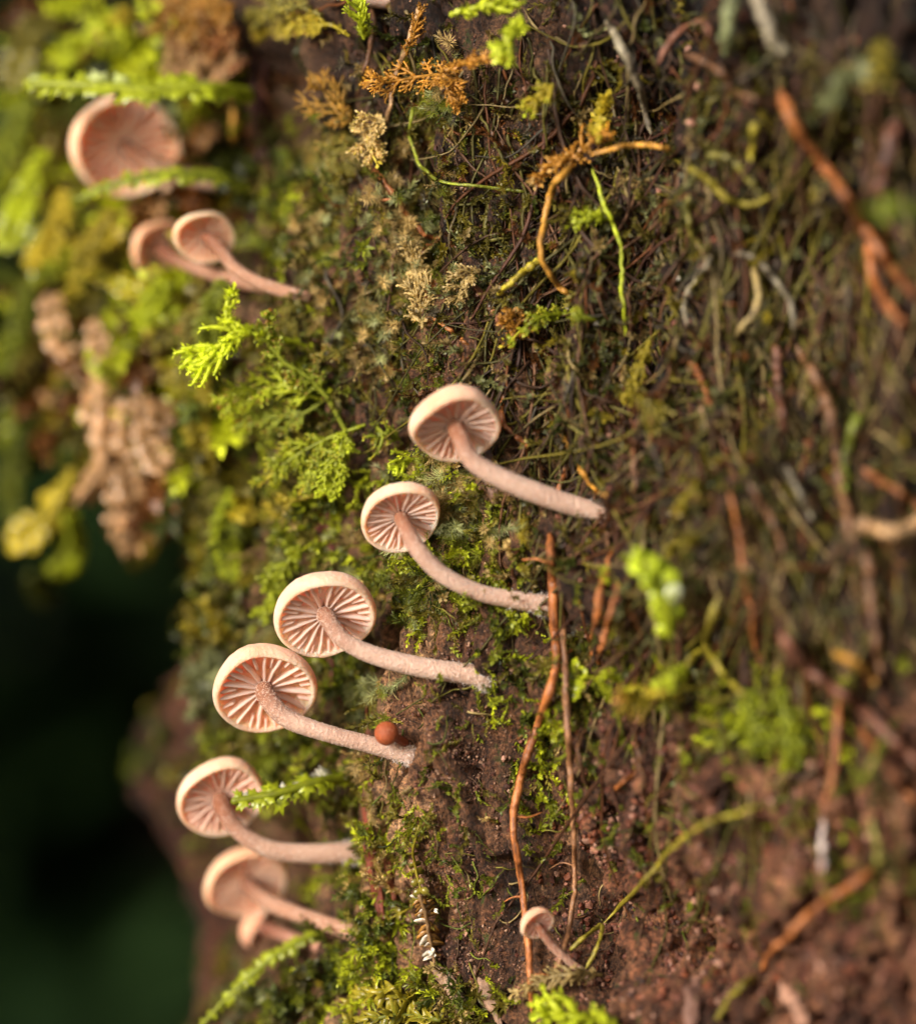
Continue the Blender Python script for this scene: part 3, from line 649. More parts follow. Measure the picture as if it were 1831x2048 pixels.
# ------------------------------------------------------------------ loose grains of bark
def ico():
    f = (1+5**.5)/2
    v = np.array([(-1, f, 0), (1, f, 0), (-1, -f, 0), (1, -f, 0), (0, -1, f), (0, 1, f), (0, -1, -f), (0, 1, -f), (f, 0, -1), (f, 0, 1), (-f, 0, -1), (-f, 0, 1)], float)/1.9
    t = np.array([(0, 11, 5), (0, 5, 1), (0, 1, 7), (0, 7, 10), (0, 10, 11), (1, 5, 9), (5, 11, 4), (11, 10, 2), (10, 7, 6), (7, 1, 8), (3, 9, 4), (3, 4, 2), (3, 2, 6), (3, 6, 8), (3, 8, 9), (4, 9, 5), (2, 4, 11), (6, 2, 10), (8, 6, 7), (9, 8, 1)])
    return v, t
def grains(blobs, n, seed, size, pal, name, label):
    rg = np.random.default_rng(seed); p, nn = sample(blobs, n, seed); g = Geo(); K = len(p)
    iv, it = ico(); which = rg.integers(0, 6, K); pal = np.array(pal)
    Z = nrm(nn+rg.normal(0, 0.5, (K, 3))); X = nrm(np.cross(Z, rg.normal(size=(K, 3)))); Y = np.cross(Z, X)
    sz = size*np.exp(np.clip(rg.normal(0, 0.38, K), -1, 0.75)); nz = np.clip(0.5+0.8*fbm(p/2.0, 3, seed+5), 0, 0.999)
    ci = np.where(rg.random(K) < 0.5, rg.integers(0, len(pal), K), (nz*len(pal)).astype(int)); cols = pal[ci]*rg.uniform(0.7, 1.25, (K, 1))
    for i in range(6):
        m = which == i; r2 = np.random.default_rng(i+90)
        tv = iv*(1+r2.normal(0, 0.28, (12, 1)))*np.array([1, r2.uniform(0.5, 1), r2.uniform(0.4, 0.8)])
        g.inst(tv, it, p[m], X[m], Y[m], Z[m], sz[m], cols[m], np.ones((12, 3)))
    tag(build(name, g, M['fibre'], smooth=False, kind='stuff'), label, 'bark crumbs')
BK = [lin((126, 92, 70)), lin((86, 56, 44)), lin((58, 38, 30)), lin((134, 100, 78)), lin((98, 62, 48)), lin((140, 110, 90)), lin((70, 44, 36))]
BR = [lin((104, 62, 48)), lin((78, 44, 34)), lin((50, 30, 24)), lin((126, 84, 68)), lin((146, 108, 90)), lin((92, 48, 34)), lin((60, 36, 30)), lin((112, 62, 40))]
grains([(870, 1480, 90, 160, 1.2), (880, 1750, 110, 200, 1.0), (950, 1950, 110, 90, 1), (930, 760, 80, 90, 1), (1000, 930, 60, 90, .8), (900, 1290, 110, 90, .9), (960, 1600, 60, 120, 1), (780, 1480, 40, 100, .8), (700, 150, 150, 120, .4), (950, 250, 130, 180, .4)], 9000, 31, 0.062, BK, 'bark_grit', 'fine brown bark grit on the bare ridge between the mushroom feet')
grains([(1450, 1620, 280, 200, 1), (1300, 1900, 230, 130, 1), (1650, 1850, 200, 180, 1.1), (1200, 1600, 130, 200, .8), (1500, 1000, 280, 330, .35), (1350, 400, 330, 330, .3), (1700, 1500, 150, 160, .6)], 9000, 32, 0.14, BR, 'bark_crumbs', 'crumbled reddish brown bark low on the right of the trunk')

# ------------------------------------------------------------------ tangle of fine rootlets
def fibres(n, seed, regions, pal, rpx, ln, name, label):
    rg = np.random.default_rng(seed); g = Geo(); pal = np.array(pal)
    wts = np.array([r[4]*r[2]*r[3] for r in regions]); wts = wts/wts.sum()
    for r, c in zip(regions, rg.multinomial(n, wts)):
        for _ in range(c):
            px, py = r[0]+rg.normal()*r[2]*0.6, r[1]+rg.normal()*r[3]*0.6
            a = rg.normal(1.50, r[5]); L = rg.uniform(*ln); pts = []
            Y0 = None; m = 9 if L < 400 else 14; lf = rg.uniform(0.05, 1.3)*rg.uniform(0.3, 1)
            for k in range(m):
                h = hit(px, py)
                if h is None: break
                y = h[0][1] if Y0 is None else Y0*0.55+h[0][1]*0.45; Y0 = y
                pts.append(P(px, py, min(y, h[0][1]+0.1)-lf*math.sin(math.pi*k/(m-1))-0.05))
                px += math.cos(a)*L/m; py += math.sin(a)*L/m; a += rg.normal(0, 0.20 if r[5] < 0.3 else 0.32)
            if len(pts) < 5: continue
            path = catmull(pts, 15); rad = rg.uniform(*rpx)*PXMM*0.5*np.linspace(1.1, 0.5, 15)
            g.tube(path, rad, 4, pal[rg.integers(len(pal))]*rg.uniform(0.25, 0.95), cap=False)
    tag(build(name, g, M['fibre'], kind='stuff'), label, 'rootlets')
fibres(430, 23, [(1400, 350, 300, 250, 1, .16), (1600, 700, 220, 260, 1, .16), (1500, 1050, 280, 200, 1, .16), (1150, 500, 150, 200, .6, .2), (1700, 300, 120, 250, .8, .18)], [ROOTD*0.6, RED*0.5, ROOTD*0.9, ROOT*0.55, OLIVE*0.5, OLIVE*0.7, YEL*0.3, BEIGE*0.4, ROOTD*0.4], (4, 12), (350, 1000), 'hanging_rootlets', 'long thin brown rootlets hanging side by side down the dark bark')  # rootlets here and in the tangle: shade put into their colours against strong sun
REG = [(1300, 250, 300, 300, 1, .5), (1600, 350, 240, 320, 1, .45), (1150, 650, 260, 220, 1, .7), (1480, 850, 300, 260, 1.2, .4), (1650, 1100, 200, 260, 1.2, .4), (1400, 1150, 260, 160, .9, .5), (800, 200, 140, 200, .7, .6), (700, 600, 140, 160, .5, .6)]
fibres(1300, 21, REG, [ROOTD*0.7, ROOTD*0.4, RED*0.5, GREY*0.5, OLIVE*0.5, BEIGE*0.42, ROOT*0.5, OLIVE*0.65, YEL*0.28], (3, 9), (60, 330), 'rootlet_tangle', 'dense tangle of fine brown and grey rootlets hanging down the dark bark')
fibres(200, 22, [(900, 1250, 200, 200, .5, 1.2), (900, 1700, 170, 250, .6, 1.0), (1400, 1750, 260, 220, .7, 1.2), (720, 1550, 90, 300, .6, .5), (620, 900, 120, 300, .6, .5)], [GREEN*0.8, DEEP, OLIVE, ROOTD, BEIGE*0.6], (2, 5), (30, 130), 'creeping_threads', 'hair-thin green and brown threads creeping over the bare bark and crumbs')

# ------------------------------------------------------------------ single roots and twigs
def root(pts, wpx, col, label, lift=0.25, group=None, name='root', wob=3, col2=None, side=0, n=40, cat='root'):
    pts2 = [tuple(p_)+((lift+wpx*PXMM*0.4) if 0 < i_ < len(pts)-1 else (-0.4-wpx*PXMM*0.3 if lift < 2.1 else lift*0.7),) for i_, p_ in enumerate(pts)]
    path = catmull(surf_path(pts2, lift, n, wob, 4), n*3); m = len(path)
    rad = wpx*PXMM*0.5*(1+0.16*fbm(np.stack([np.arange(m)*0.13, np.full(m, pts[0][0]*1.0), np.full(m, pts[0][1]*1.0)], -1), 2, 61))*np.linspace(1.10, 0.80, m)*np.minimum(1, 0.25+np.minimum(np.arange(m), m-1-np.arange(m))/(m*0.10))
    c = np.tile(col, (m, 1))
    if col2 is not None: c = col+(np.array(col2)-col)*sstep(np.linspace(0, 1, m), 0.4, 0.7)[:, None]
    c = c*(1+0.22*fbm(np.stack([np.arange(m)*0.2, np.full(m, pts[0][0]*1.0), np.full(m, 2.2)], -1), 2, 67))[:, None]
    if side:
        o = thing(name, path[-1], label, cat, group)
        g = Geo(); g.roottube(path, rad, c, seed=pts[0][0]); body = build('stalk', g, M['root'], o)
        for i in range(side):
            k = int((i+0.7)/(side+0.4)*m); s_ = 1 if i % 2 else -1
            dx = random.uniform(0.9, 1.7)*s_
            tw = catmull([path[k], path[k]+np.array([dx*0.5, 0.1, random.uniform(-.1, .3)]), path[k]+np.array([dx, 0.5, random.uniform(-.4, .3)])], 8)
            g = Geo(); g.tube(tw, np.linspace(rad[k]*0.42, rad[k]*0.2, 8), 6, c[k]*1.05, lump=0.04); build('side_rootlet', g, M['root'], o)
        return o
    g = Geo(); g.roottube(path, rad, c, seed=pts[0][0])
    return tag(build(name, g, M['root'], origin=path[-1]), label, cat, group)
root([(1098, 1050), (1102, 1120), (1108, 1250), (1110, 1340), (1075, 1450), (1040, 1560), (1026, 1650), (1040, 1750), (1054, 1870), (1060, 1960), (1068, 2070)], 17, ROOT, 'long glossy orange-brown root winding down past the tiny pale mushroom', 1.1, wob=1, side=6, n=90)
root([(1118, 1160), (1128, 1300), (1132, 1420), (1142, 1600), (1148, 1730), (1148, 1790), (1132, 1880), (1110, 1960), (1108, 2060)], 12, ROOTD*1.5, 'thinner brown root with short side rootlets, right of the long orange-brown root', 1.5, wob=2, side=5, n=80)
root([(1227, 1100), (1200, 1181), (1188, 1260), (1181, 1330)], 13, ROOT, 'short orange root left of the plump green shoot', 1.7)
root([(1244, 1146), (1223, 1219), (1204, 1285), (1194, 1345)], 10, ROOT*1.1, 'thin orange rootlet closest to the plump green shoot', 1.8)
root([(1558, 177), (1585, 246), (1631, 312), (1681, 377), (1731, 462), (1785, 538), (1850, 615)], 22, (ROOT*0.85)*0.85, 'straight thick brown root slanting down to a fork', 3.1, wob=2, n=50)
root([(1738, 470), (1744, 550), (1777, 615), (1815, 655)], 19, (ROOT*1.1)*0.85, 'orange-brown fork branching off the straight thick root', 3.7, wob=1)
root([(1792, 236), (1770, 330), (1754, 390)], 30, (RED*0.6)*0.85, 'blurred red root under the green strap leaf', 2.4)
root([(1212, 42), (1258, 127), (1281, 185), (1300, 269)], 16, (GREY)*0.85, 'grey-olive root hanging above the orange moss star', 2.1)
root([(1316, 131), (1346, 77), (1400, 42), (1416, 65), (1427, 105)], 13, (RED*1.1)*0.85, 'red-brown root bent into an arch', 2.3)
root([(1362, 108), (1408, 123), (1450, 154), (1462, 181), (1516, 200), (1560, 217)], 15, (ROOTD)*0.85, 'brown root crossing sideways from the arch to the thick root', 2.2)
root([(1505, -20), (1535, 54), (1546, 85), (1580, 112)], 24, (GREY*1.1)*0.85, 'thick pale grey root curving above the sideways root', 2.7)
root([(1466, -20), (1454, 62), (1458, 112)], 28, (PALE*0.35)*0.85, 'fuzzy pale green hanging strand beside the grey root', 2.4)
root([(1346, 319), (1381, 338), (1419, 365), (1458, 400), (1500, 408), (1540, 392)], 13, (YEL*0.37)*0.85, 'yellow-olive stem running on from the orange arch', 2.5)
root([(1377, 362), (1377, 442), (1396, 488), (1422, 502)], 12, (OLIVE*0.9)*0.85, 'olive stem hanging from the yellow arch', 2.0)
root([(1412, 308), (1458, 319), (1496, 358), (1525, 392)], 15, (OLIVE*0.7)*0.85, 'bowed olive stem beside the straight thick root', 2.3)
root([(1508, 245), (1500, 322)], 16, (YEL*0.50)*0.85, 'short yellow stub standing among the dark rootlets', 2.3, n=14)
root([(1185, 338), (1204, 400), (1227, 450), (1244, 508), (1241, 558), (1246, 615), (1250, 672)], 8, (LIME*0.7)*0.85, 'thin bright green stem curving down from the orange moss star', 2.1, name='moss_runner', cat='moss')
root([(1262, 500), (1258, 615), (1266, 705)], 7, (ROOTD)*0.85, 'hair-thin brown root beside the bright green stem', 1.7)
root([(1431, 504), (1400, 546), (1369, 600), (1373, 646), (1422, 688)], 10, (GREY)*0.85, 'grey curled root shaped like a hook', 1.9)
root([(1454, 508), (1500, 512), (1539, 546), (1573, 592), (1589, 654), (1594, 710)], 12, (GREY*0.8)*0.85, 'grey-brown root bending over towards the lower bark', 1.9)
root([(1500, 520), (1516, 577), (1508, 623), (1477, 662), (1469, 700)], 12, (BEIGE*0.6)*0.85, 'beige looped root under the bent grey one', 1.9)
root([(1369, 700), (1400, 758), (1423, 830)], 11, (ROOT*0.8)*0.85, 'short orange-brown rootlet ending in a pale knot', 1.9)
root([(1262, 854), (1269, 950), (1266, 1010)], 10, (ROOTD*1.1)*0.85, 'brown rootlet hanging below the yellow frond', 1.8)
root([(1115, 850), (1135, 890), (1160, 938), (1190, 977), (1220, 998)], 11, ORANGE, 'bright orange rootlet above the foot of the thickest stem', 0.8)
root([(1550, 690), (1558, 777), (1566, 870)], 17, (RED*0.8)*0.85, 'dark red-brown root hanging straight down', 2.1)
root([(1592, 690), (1642, 777), (1666, 862), (1681, 969), (1706, 1090)], 22, (ROOTD)*0.85, 'long thick dull brown root running down beside the green-grey blade', 2.4)
root([(1731, 1100), (1742, 1200), (1762, 1360)], 18, (ROOTD)*0.85, 'dull brown root beneath the pale forked root', 2.3)
root([(1458, 985), (1477, 1065), (1485, 1142), (1500, 1219), (1516, 1340)], 10, (ROOT)*0.85, 'slender orange root falling to the yellow forked stem', 2.1)
root([(1500, 969), (1546, 1046), (1568, 1105)], 15, (ROOTD*0.9)*0.85, 'stubby brown root next to the slender orange root', 2.1)
root([(1569, 931), (1600, 992), (1625, 1042)], 13, (GREY*0.8)*0.85, 'stubby grey root lying along a bark ridge', 2.1)
root([(1719, 825), (1689, 915), (1692, 988)], 18, (GREEN*0.5)*0.85, 'green-grey blade standing off the dark bark', 3.3, name='moss_shoot', cat='moss')
root([(1723, 938), (1785, 977), (1850, 1020)], 14, (ROOT*0.8)*0.85, 'orange-brown root above the pale forked root', 2.7)
root([(1712, 1046), (1792, 1065), (1850, 1035)], 26, (TAN)*0.85, 'pale beige bent root jutting from the bark', 3.5)
root([(1435, 1192), (1412, 1269), (1414, 1300), (1450, 1354), (1498, 1402)], 13, (YEL*0.40)*0.85, 'yellow forked stem leaning on the mossy ridge', 2.7)
root([(1408, 1296), (1377, 1323), (1323, 1394)], 13, (YEL*0.46)*0.85, 'lower yellow arm reaching to the blurred star frond', 3.1)
root([(1331, 1383), (1380, 1376), (1442, 1372)], 12, (YEL*0.40)*0.85, 'flat-lying yellow stem under the mossy ridge', 2.5)
root([(1554, 1258), (1612, 1338), (1700, 1398), (1762, 1456), (1850, 1545)], 22, (RED)*0.85, 'thick red-brown root slanting down the lower bark', 2.5)
root([(1666, 1304), (1727, 1338), (1750, 1370)], 15, (ORANGE*0.8)*0.85, 'curved orange root over the thick red-brown one', 3.3)
root([(1677, 1396), (1669, 1533), (1646, 1625), (1644, 1690), (1646, 1745)], 15, (ROOT)*0.85, 'root with an orange upper part and a whitish dry end', 2.3, col2=lin((190, 172, 164)))
root([(1756, 1728), (1708, 1767), (1631, 1817), (1581, 1867), (1543, 1902), (1514, 1952)], 16, (ROOT*1.05)*0.85, 'knobbly orange root slanting over grey bark crumbs', 1.9)
root([(1514, 1950), (1470, 1985), (1425, 2050)], 14, (YEL*0.37)*0.85, 'olive end of a root sinking among the crumbs', 1.9)
root([(1525, 1610), (1477, 1628), (1400, 1652), (1346, 1694), (1293, 1756), (1208, 1846)], 10, (YEL*0.45)*0.85, 'thin yellow root stretched slantwise over the dark hollow', 2.7, side=0)
root([(1208, 1846), (1170, 1872), (1140, 1900)], 9, YEL*0.37, 'upper yellow prong ending at the brown root', 2.6, n=16)
root([(1208, 1846), (1195, 1890), (1172, 1938)], 8, YEL*0.37, 'lower yellow prong beside the tiny mushroom foot', 2.6, n=16)
root([(1223, 1583), (1250, 1562), (1286, 1534)], 9, ROOT, 'short orange splinter lying on dark crumbs', 1.3, n=14)
root([(1781, 1450), (1741, 1533), (1716, 1580)], 13, (GREEN*0.8)*0.85, 'blurred green blade across the orange rootlets', 2.9, name='moss_shoot', cat='moss')
root([(1742, 1640), (1755, 1700), (1754, 1740)], 14, (OLIVE)*0.85, 'olive moss stem by the end of the knobbly root', 2.5, name='moss_runner', cat='moss')
root([(1708, 1440), (1745, 1490), (1790, 1560), (1840, 1620)], 14, (ROOT*0.8)*0.85, 'orange-brown root running below the thick red-brown root', 1.9)
root([(735, -10), (748, 60), (720, 170), (712, 230)], 11, ROOTD, 'dark brown twig behind the feathery green moss tip', 0.8)
root([(842, 0), (815, 90), (785, 170), (772, 280)], 10, TAN*0.7, 'beige twig strung with orange moss branches', 1.3)
root([(795, 215), (812, 280), (832, 346)], 11, ROOT*0.7, 'straight fuzzy brown twig stub over the dark crack', 0.9)
root([(735, 325), (785, 385), (822, 440), (850, 470), (890, 482)], 12, ROOT*0.75, 'forked brown twig below the beige moss clump', 1.1)
root([(738, 405), (780, 398), (806, 400)], 6, ROOT, 'thin orange side twig of the forked brown twig', 1.2, n=14)
root([(856, 180), (822, 235), (830, 310), (880, 362), (960, 372), (1085, 388)], 7, GREEN*0.9, 'thin green stem curled like a bow across the dark crack', 1.8, name='moss_runner', cat='moss')
root([(850, 618), (900, 660), (958, 708)], 9, RUST, 'dark rusty twig lying above the bare bark ridge', 0.7)
root([(948, 560), (975, 610), (1003, 655)], 9, ROOTD*1.2, 'brown twig right of the dark rusty twig', 0.6)
root([(1003, 770), (1006, 840), (1030, 872), (1052, 890), (1062, 945)], 10, ROOT*0.9, 'orange-brown root curving behind the topmost tilted cap', 0.5)
root([(858, 905), (858, 965)], 7, ROOT*0.7, 'tiny brown bristle below the small green frond', 0.5, n=12)
root([(1105, 1005), (1125, 960), (1133, 930)], 11, ROOT, 'orange stub poking out above the thickest stem', 0.5, n=12)
root([(462, 160), (468, 260), (470, 372)], 18, ORANGE*0.75, 'upright amber stem beside the dark bark crack', 1.2)
root([(1345, 300), (1290, 290), (1230, 296), (1180, 312)], 11, (ORANGE*0.8)*0.85, 'orange arch springing from the orange moss star', 3.9)
root([(1150, 325), (1108, 370), (1088, 440), (1082, 515), (1108, 562), (1142, 596)], 13, (ORANGE*0.8)*0.85, 'orange stem hanging from the orange moss star to a white fleck', 3.5)
root([(1080, 520), (1040, 550), (990, 592)], 14, YEL*0.6, 'blurred yellow side arm of the hanging orange stem', 2.4)
root([(1290, 1600), (1275, 1500), (1258, 1420)], 7, (ROOTD)*0.85, 'faint brown rootlet over the dark green moss', 1.5)
root([(1180, 1440), (1155, 1500), (1172, 1560), (1180, 1580)], 8, ROOTD*0.8, 'dull kinked rootlet next to the thinner brown root', 1.5)

# ------------------------------------------------------------------ fern-like moss fronds
def finger(g, path, r, col, tip, rg, scales=10):
    m = len(path); c = col+(tip-col)*sstep(np.linspace(0, 1, m), 0.75, 1.0)[:, None]
    g.tube(path, r*np.concatenate([np.linspace(0.8, 1, m//2), np.linspace(1, 0.35, m-m//2)]), 5, c)
    T, N, B = frames(path)
    for i in range(scales):
        u = (i+0.5)/scales; k = min(int(u*(m-1)), m-2); f = u*(m-1)-k; p = path[k]*(1-f)+path[k+1]*f
        a = i*2.4; out = np.cos(a)*N[k]+np.sin(a)*B[k]
        v, f3 = leaf_tris(p+out*r*0.6, nrm(T[k]*0.8+out*0.75), T[k], r*2.4, r*1.7); g.add(v, f3, None, c[k]*rg.uniform(0.85, 1.35))
def frond(pts, wpx, blen, col, label, tip=None, lift=1.0, nb=9, spread=0.9, group=None, side=0, start=0.25, seed=0, name='moss_frond', sub=True, dense=9, Ys=None):
    """pinnate moss shoot: a stem with fingers on both sides (side = -1 / 1 keeps one side), each finger with little forks"""
    rg = np.random.default_rng(seed+int(pts[0][0])*7+int(pts[0][1]))
    tip = col*1.1 if tip is None else tip
    if Ys is None: path = surf_path(pts, lift, 30, 1.5, 8)
    else:
        cr = catmull(pts, 30); yy = np.interp(np.linspace(0, 1, 30), np.linspace(0, 1, len(Ys)), Ys)
        path = np.array([P(cr[k, 0], cr[k, 1], yy[k]) for k in range(30)])
    m = len(path)
    o = thing(name, path[0], label, 'moss', group)
    r = wpx*PXMM*0.5
    g = Geo(); finger(g, path, r*1.0, col*0.85, tip, rg, int(dense*3)); build('stem', g, M['frond'], o)
    T = nrm(np.gradient(path, axis=0)); vw = np.array([0, -1.0, 0])
    for i in range(nb):
        u = start+(1-start)*(i+0.3)/nb; k = min(int(u*(m-1)), m-2)
        for sd in (-1, 1):
            if side and sd != side: continue
            if rg.random() < 0.08: continue
            lat = nrm(np.cross(T[k], vw))*sd
            L = blen*PXMM*(1-0.55*abs(u-0.45)/0.55)*rg.uniform(0.7, 1.2)
            d0 = nrm(T[k]*math.cos(spread)+lat*math.sin(spread)+vw*rg.normal(0.05, 0.3)); d1 = nrm(d0+T[k]*0.5+np.array([0, 0, -0.15])+rg.normal(0, 0.15, 3))
            bp = catmull([path[k], path[k]+d0*L*0.5, path[k]+d0*L*0.5+d1*L*0.5], 7)
            g = Geo(); finger(g, bp, r*0.85, col*rg.uniform(0.85, 1.15), tip, rg, dense)
            if sub:
                for s2 in (-1, 1):
                    for w_ in (2, 4):
                        lt = nrm(np.cross(d0, vw))*s2; e = nrm(d1*0.8+lt*0.8+vw*rg.normal(0, .3)); l2 = L*rg.uniform(0.22, 0.4)
                        finger(g, catmull([bp[w_], bp[w_]+e*l2*0.5, bp[w_]+(e+d1*0.3)*l2], 5), r*0.65, col*rg.uniform(0.85, 1.2), tip, rg, 5)
            build('branch', g, M['frond'], o)
    return o
FG = 'fern-like moss fronds on the bark'
L2 = lin((206, 222, 60))
# bright frond beside the upper mushrooms
frond([(650, 738), (620, 700), (575, 680), (530, 676), (480, 655)], 14, 20, LIME, 'stem end of the bright lime frond, bare of branches', L2, 1.6, 3, 0.8, FG, start=0.6, sub=False, Ys=(7, 5, 3.5, 3))
frond([(500, 668), (470, 664), (440, 690), (405, 705), (362, 716)], 13, 78, LIME*1.35, 'bright lime-green fan of fingers pointing at the leafy bulge', L2, 2.2, 6, 0.55, FG, start=0.05, sub=False, dense=8, Ys=(3, 2.6, 2.6))
frond([(496, 664), (460, 690), (425, 725), (385, 750)], 12, 60, LIME*1.3, 'lower lime-green fingers of the bright fan', L2, 2.6, 5, 0.55, FG, start=0.1, sub=False, Ys=(3, 2.6, 2.2))
frond([(482, 665), (456, 640), (455, 605), (470, 574)], 13, 24, LIME*1.2, 'upright lime-green shoot tip with short stubs', None, 2.2, 3, 0.9, FG, start=0.2, sub=False, Ys=(3, 3))
frond([(700, 880), (660, 805), (622, 760), (570, 725), (530, 672), (542, 620)], 12, 40, GREEN*1.2, 'olive fern moss shoot ending in a rusty tip', RUST*1.3, 1.6, 8, 0.8, FG, start=0.3, Ys=(4.5, 4, 3.5, 3))
frond([(655, 800), (610, 790), (560, 770), (500, 790), (440, 815)], 11, 84, LIME*0.8, 'wide mid-green fern frond below the lime fan', RUST*1.2, 1.8, 7, 0.6, FG, start=0.2, Ys=(5, 4.5, 5, 5.5))
frond([(650, 800), (600, 830), (540, 835), (470, 842)], 9, 60, GREEN*1.2, 'rusty-tipped green frond under the wide fern frond', ORANGE*0.8, 1.5, 6, 0.6, FG, Ys=(5, 5, 6, 6))
frond([(730, 850), (650, 880), (580, 920), (520, 970)], 10, 56, LIME*0.6, 'yellow-olive drooping frond above the dark red bark strip', YEL, 1.6, 8, 0.7, FG, start=0.35, Ys=(3, 4, 4.5, 5))
frond([(660, 985), (590, 1000), (540, 1022), (470, 1036)], 10, 40, YEL*0.7, 'narrow frond with an orange pointed end', ORANGE, 1.6, 6, 0.5, FG, start=0.35)
frond([(800, 880), (770, 868), (745, 880)], 9, 60, GREEN*1.1, 'small green star frond left of the tilted cap', YEL, 1.6, 4, 0.7, FG, start=0.0, sub=False)
frond([(850, 916), (815, 920), (785, 940)], 9, 48, LIME*0.9, 'tiny lime fan under the tilted cap', L2, 1.5, 4, 0.55, FG, start=0.1, sub=False)
frond([(705, 245), (675, 225), (650, 185), (640, 160)], 8, 80, ORANGE*0.55+OLIVE*0.4, 'rust-gold plume of fern moss beside the dark crack', ORANGE, 1.6, 7, 0.75, FG, start=0.0)
frond([(715, 280), (680, 300), (645, 315), (618, 318)], 10, 70, OLIVE*1.2, 'golden-olive plume under the rust-gold plume', ORANGE, 1.5, 6, 0.75, FG, start=0.0)
frond([(710, 300), (690, 340), (665, 362)], 9, 50, OLIVE, 'short olive plume hanging under the golden-olive one', None, 1.3, 5, 0.7, FG, start=0.0)
frond([(770, 240), (745, 250), (730, 280), (755, 330)], 11, 55, BEIGE, 'beige crinkled moss clump on the forked twig', YEL, 2.0, 6, 0.9, FG, start=0.0)
frond([(930, 165), (880, 150), (830, 155), (770, 165), (730, 160)], 8, 60, ORANGE*0.9, 'orange feathery frond spread across the dark crack', lin((226, 170, 60)), 2.2, 7, 0.6, FG, start=0.05)
frond([(870, 150), (900, 175), (918, 205)], 8, 44, ORANGE*0.9, 'orange tuft hanging from the feathery frond', None, 2.2, 4, 0.6, FG, start=0.1)
frond([(880, 145), (950, 120), (1010, 108)], 12, 24, ORANGE*0.95, 'narrow orange spear pointing at the green leaf cluster', None, 3.0, 4, 0.4, FG, start=0.1, sub=False)
frond([(812, 110), (830, 60), (842, 10)], 7, 30, ORANGE*0.8, 'thin orange moss shoot climbing the beige twig', None, 1.8, 7, 0.6, FG, start=0.0, sub=False)
frond([(700, 72), (660, 50), (610, 50), (540, 62), (520, 66)], 10, 50, YEL*0.7, 'yellow moss shoot with an orange tip reaching over the bark crack', ORANGE, 2.0, 8, 0.5, FG, start=0.3)
frond([(640, 30), (590, 12), (540, 10), (505, 40)], 10, 60, OLIVE*1.1, 'olive moss shoot next to the mushroom rim', YEL, 2.2, 7, 0.6, FG, start=0.15)
frond([(728, 78), (722, 40), (712, -5)], 10, 56, LIME*0.8, 'bright green feathery moss tip standing upright', L2, 2.0, 6, 0.6, FG, start=0.0, sub=False)
frond([(900, 30), (960, 14), (1010, 5), (1035, -20)], 15, 50, LIME, 'blurred lime leaf cluster, upper spray', L2, 6.0, 5, 0.5, FG, start=0.1, sub=False)
frond([(1040, 30), (1030, 60), (1010, 92), (995, 100)], 17, 44, LIME*0.95, 'blurred lime leaf cluster, lower spray', L2, 6.0, 4, 0.6, FG, start=0.0, sub=False)
frond([(1105, 170), (1075, 195), (1050, 225)], 11, 44, YEL*0.8, 'pale yellow-green sprig above the orange star', L2, 3.4, 4, 0.7, FG, start=0.0, sub=False)
frond([(1140, 320), (1165, 300), (1190, 275), (1215, 255)], 10, 50, ORANGE*0.85, 'orange moss star with splayed arms', lin((226, 160, 50)), 3.4, 4, 0.9, FG, start=0.0, sub=False)
frond([(1165, 312), (1110, 325), (1060, 370)], 14, 30, ORANGE*0.9, 'beige-orange arm of the moss star reaching down', BEIGE, 3.2, 4, 0.5, FG, start=0.1, sub=False)
frond([(1195, 285), (1200, 235), (1215, 190)], 14, 26, YEL*0.85, 'yellow arm of the moss star standing up', None, 3.2, 4, 0.5, FG, start=0.1, sub=False)
frond([(1215, 438), (1180, 432), (1140, 450)], 11, 34, LIME*0.75, 'lime side sprig on the thin bright green stem', None, 1.8, 4, 0.6, FG, start=0.1, sub=False)
frond([(1190, 640), (1130, 628), (1070, 640), (1005, 695)], 10, 30, LIME*0.5, 'lime moss shoot below the white fleck', YEL, 2.2, 7, 0.6, FG, start=0.1)
frond([(1005, 690), (1030, 660), (1010, 620)], 10, 40, ORANGE*0.75, 'small orange sprig at the end of the lime shoot', None, 1.8, 4, 0.8, FG, start=0.0)
frond([(845, 655), (845, 610), (835, 560), (820, 480)], 10, 56, BEIGE*0.75, 'straw-coloured feathery frond lying down the dark crack', BEIGE, 1.6, 9, 0.6, FG, start=0.05)
frond([(960, 540), (930, 560), (910, 610)], 9, 44, BEIGE*0.7, 'straw-coloured sprig right of the feathery frond', None, 1.4, 5, 0.9, FG, start=0.0)
frond([(1298, 680), (1285, 720), (1262, 770), (1250, 800)], 12, 36, YEL*0.5, 'yellow frond hanging above the brown rootlet, upper tier', None, 3.0, 4, 0.6, FG, start=0.1, sub=False)
frond([(1275, 790), (1290, 815), (1320, 838)], 11, 50, YEL*0.42, 'yellow frond hanging above the brown rootlet, lower tier', None, 3.0, 4, 0.8, FG, start=0.0, sub=False)
frond([(1392, 960), (1370, 1000), (1350, 1030)], 11, 30, YEL*0.45, 'yellow leaf tuft above the plump green shoot', ORANGE, 2.0, 4, 0.4, FG, start=0.1, sub=False)
frond([(1405, 1075), (1370, 1085), (1335, 1105)], 9, 34, YEL*0.4, 'yellow-olive tuft right of the plump green shoot', None, 2.0, 4, 0.6, FG, start=0.1, sub=False)
frond([(1330, 1385), (1290, 1395), (1240, 1400)], 13, 60, YEL*0.7, 'strongly blurred yellow star frond with orange heart', ORANGE, 7.0, 4, 0.8, FG, start=0.0, sub=False)
frond([(1370, 1330), (1350, 1350), (1310, 1380)], 14, 24, LIME*0.7, 'blurred lime arm leading to the yellow star frond', None, 5.0, 4, 0.5, FG, start=0.1, sub=False)
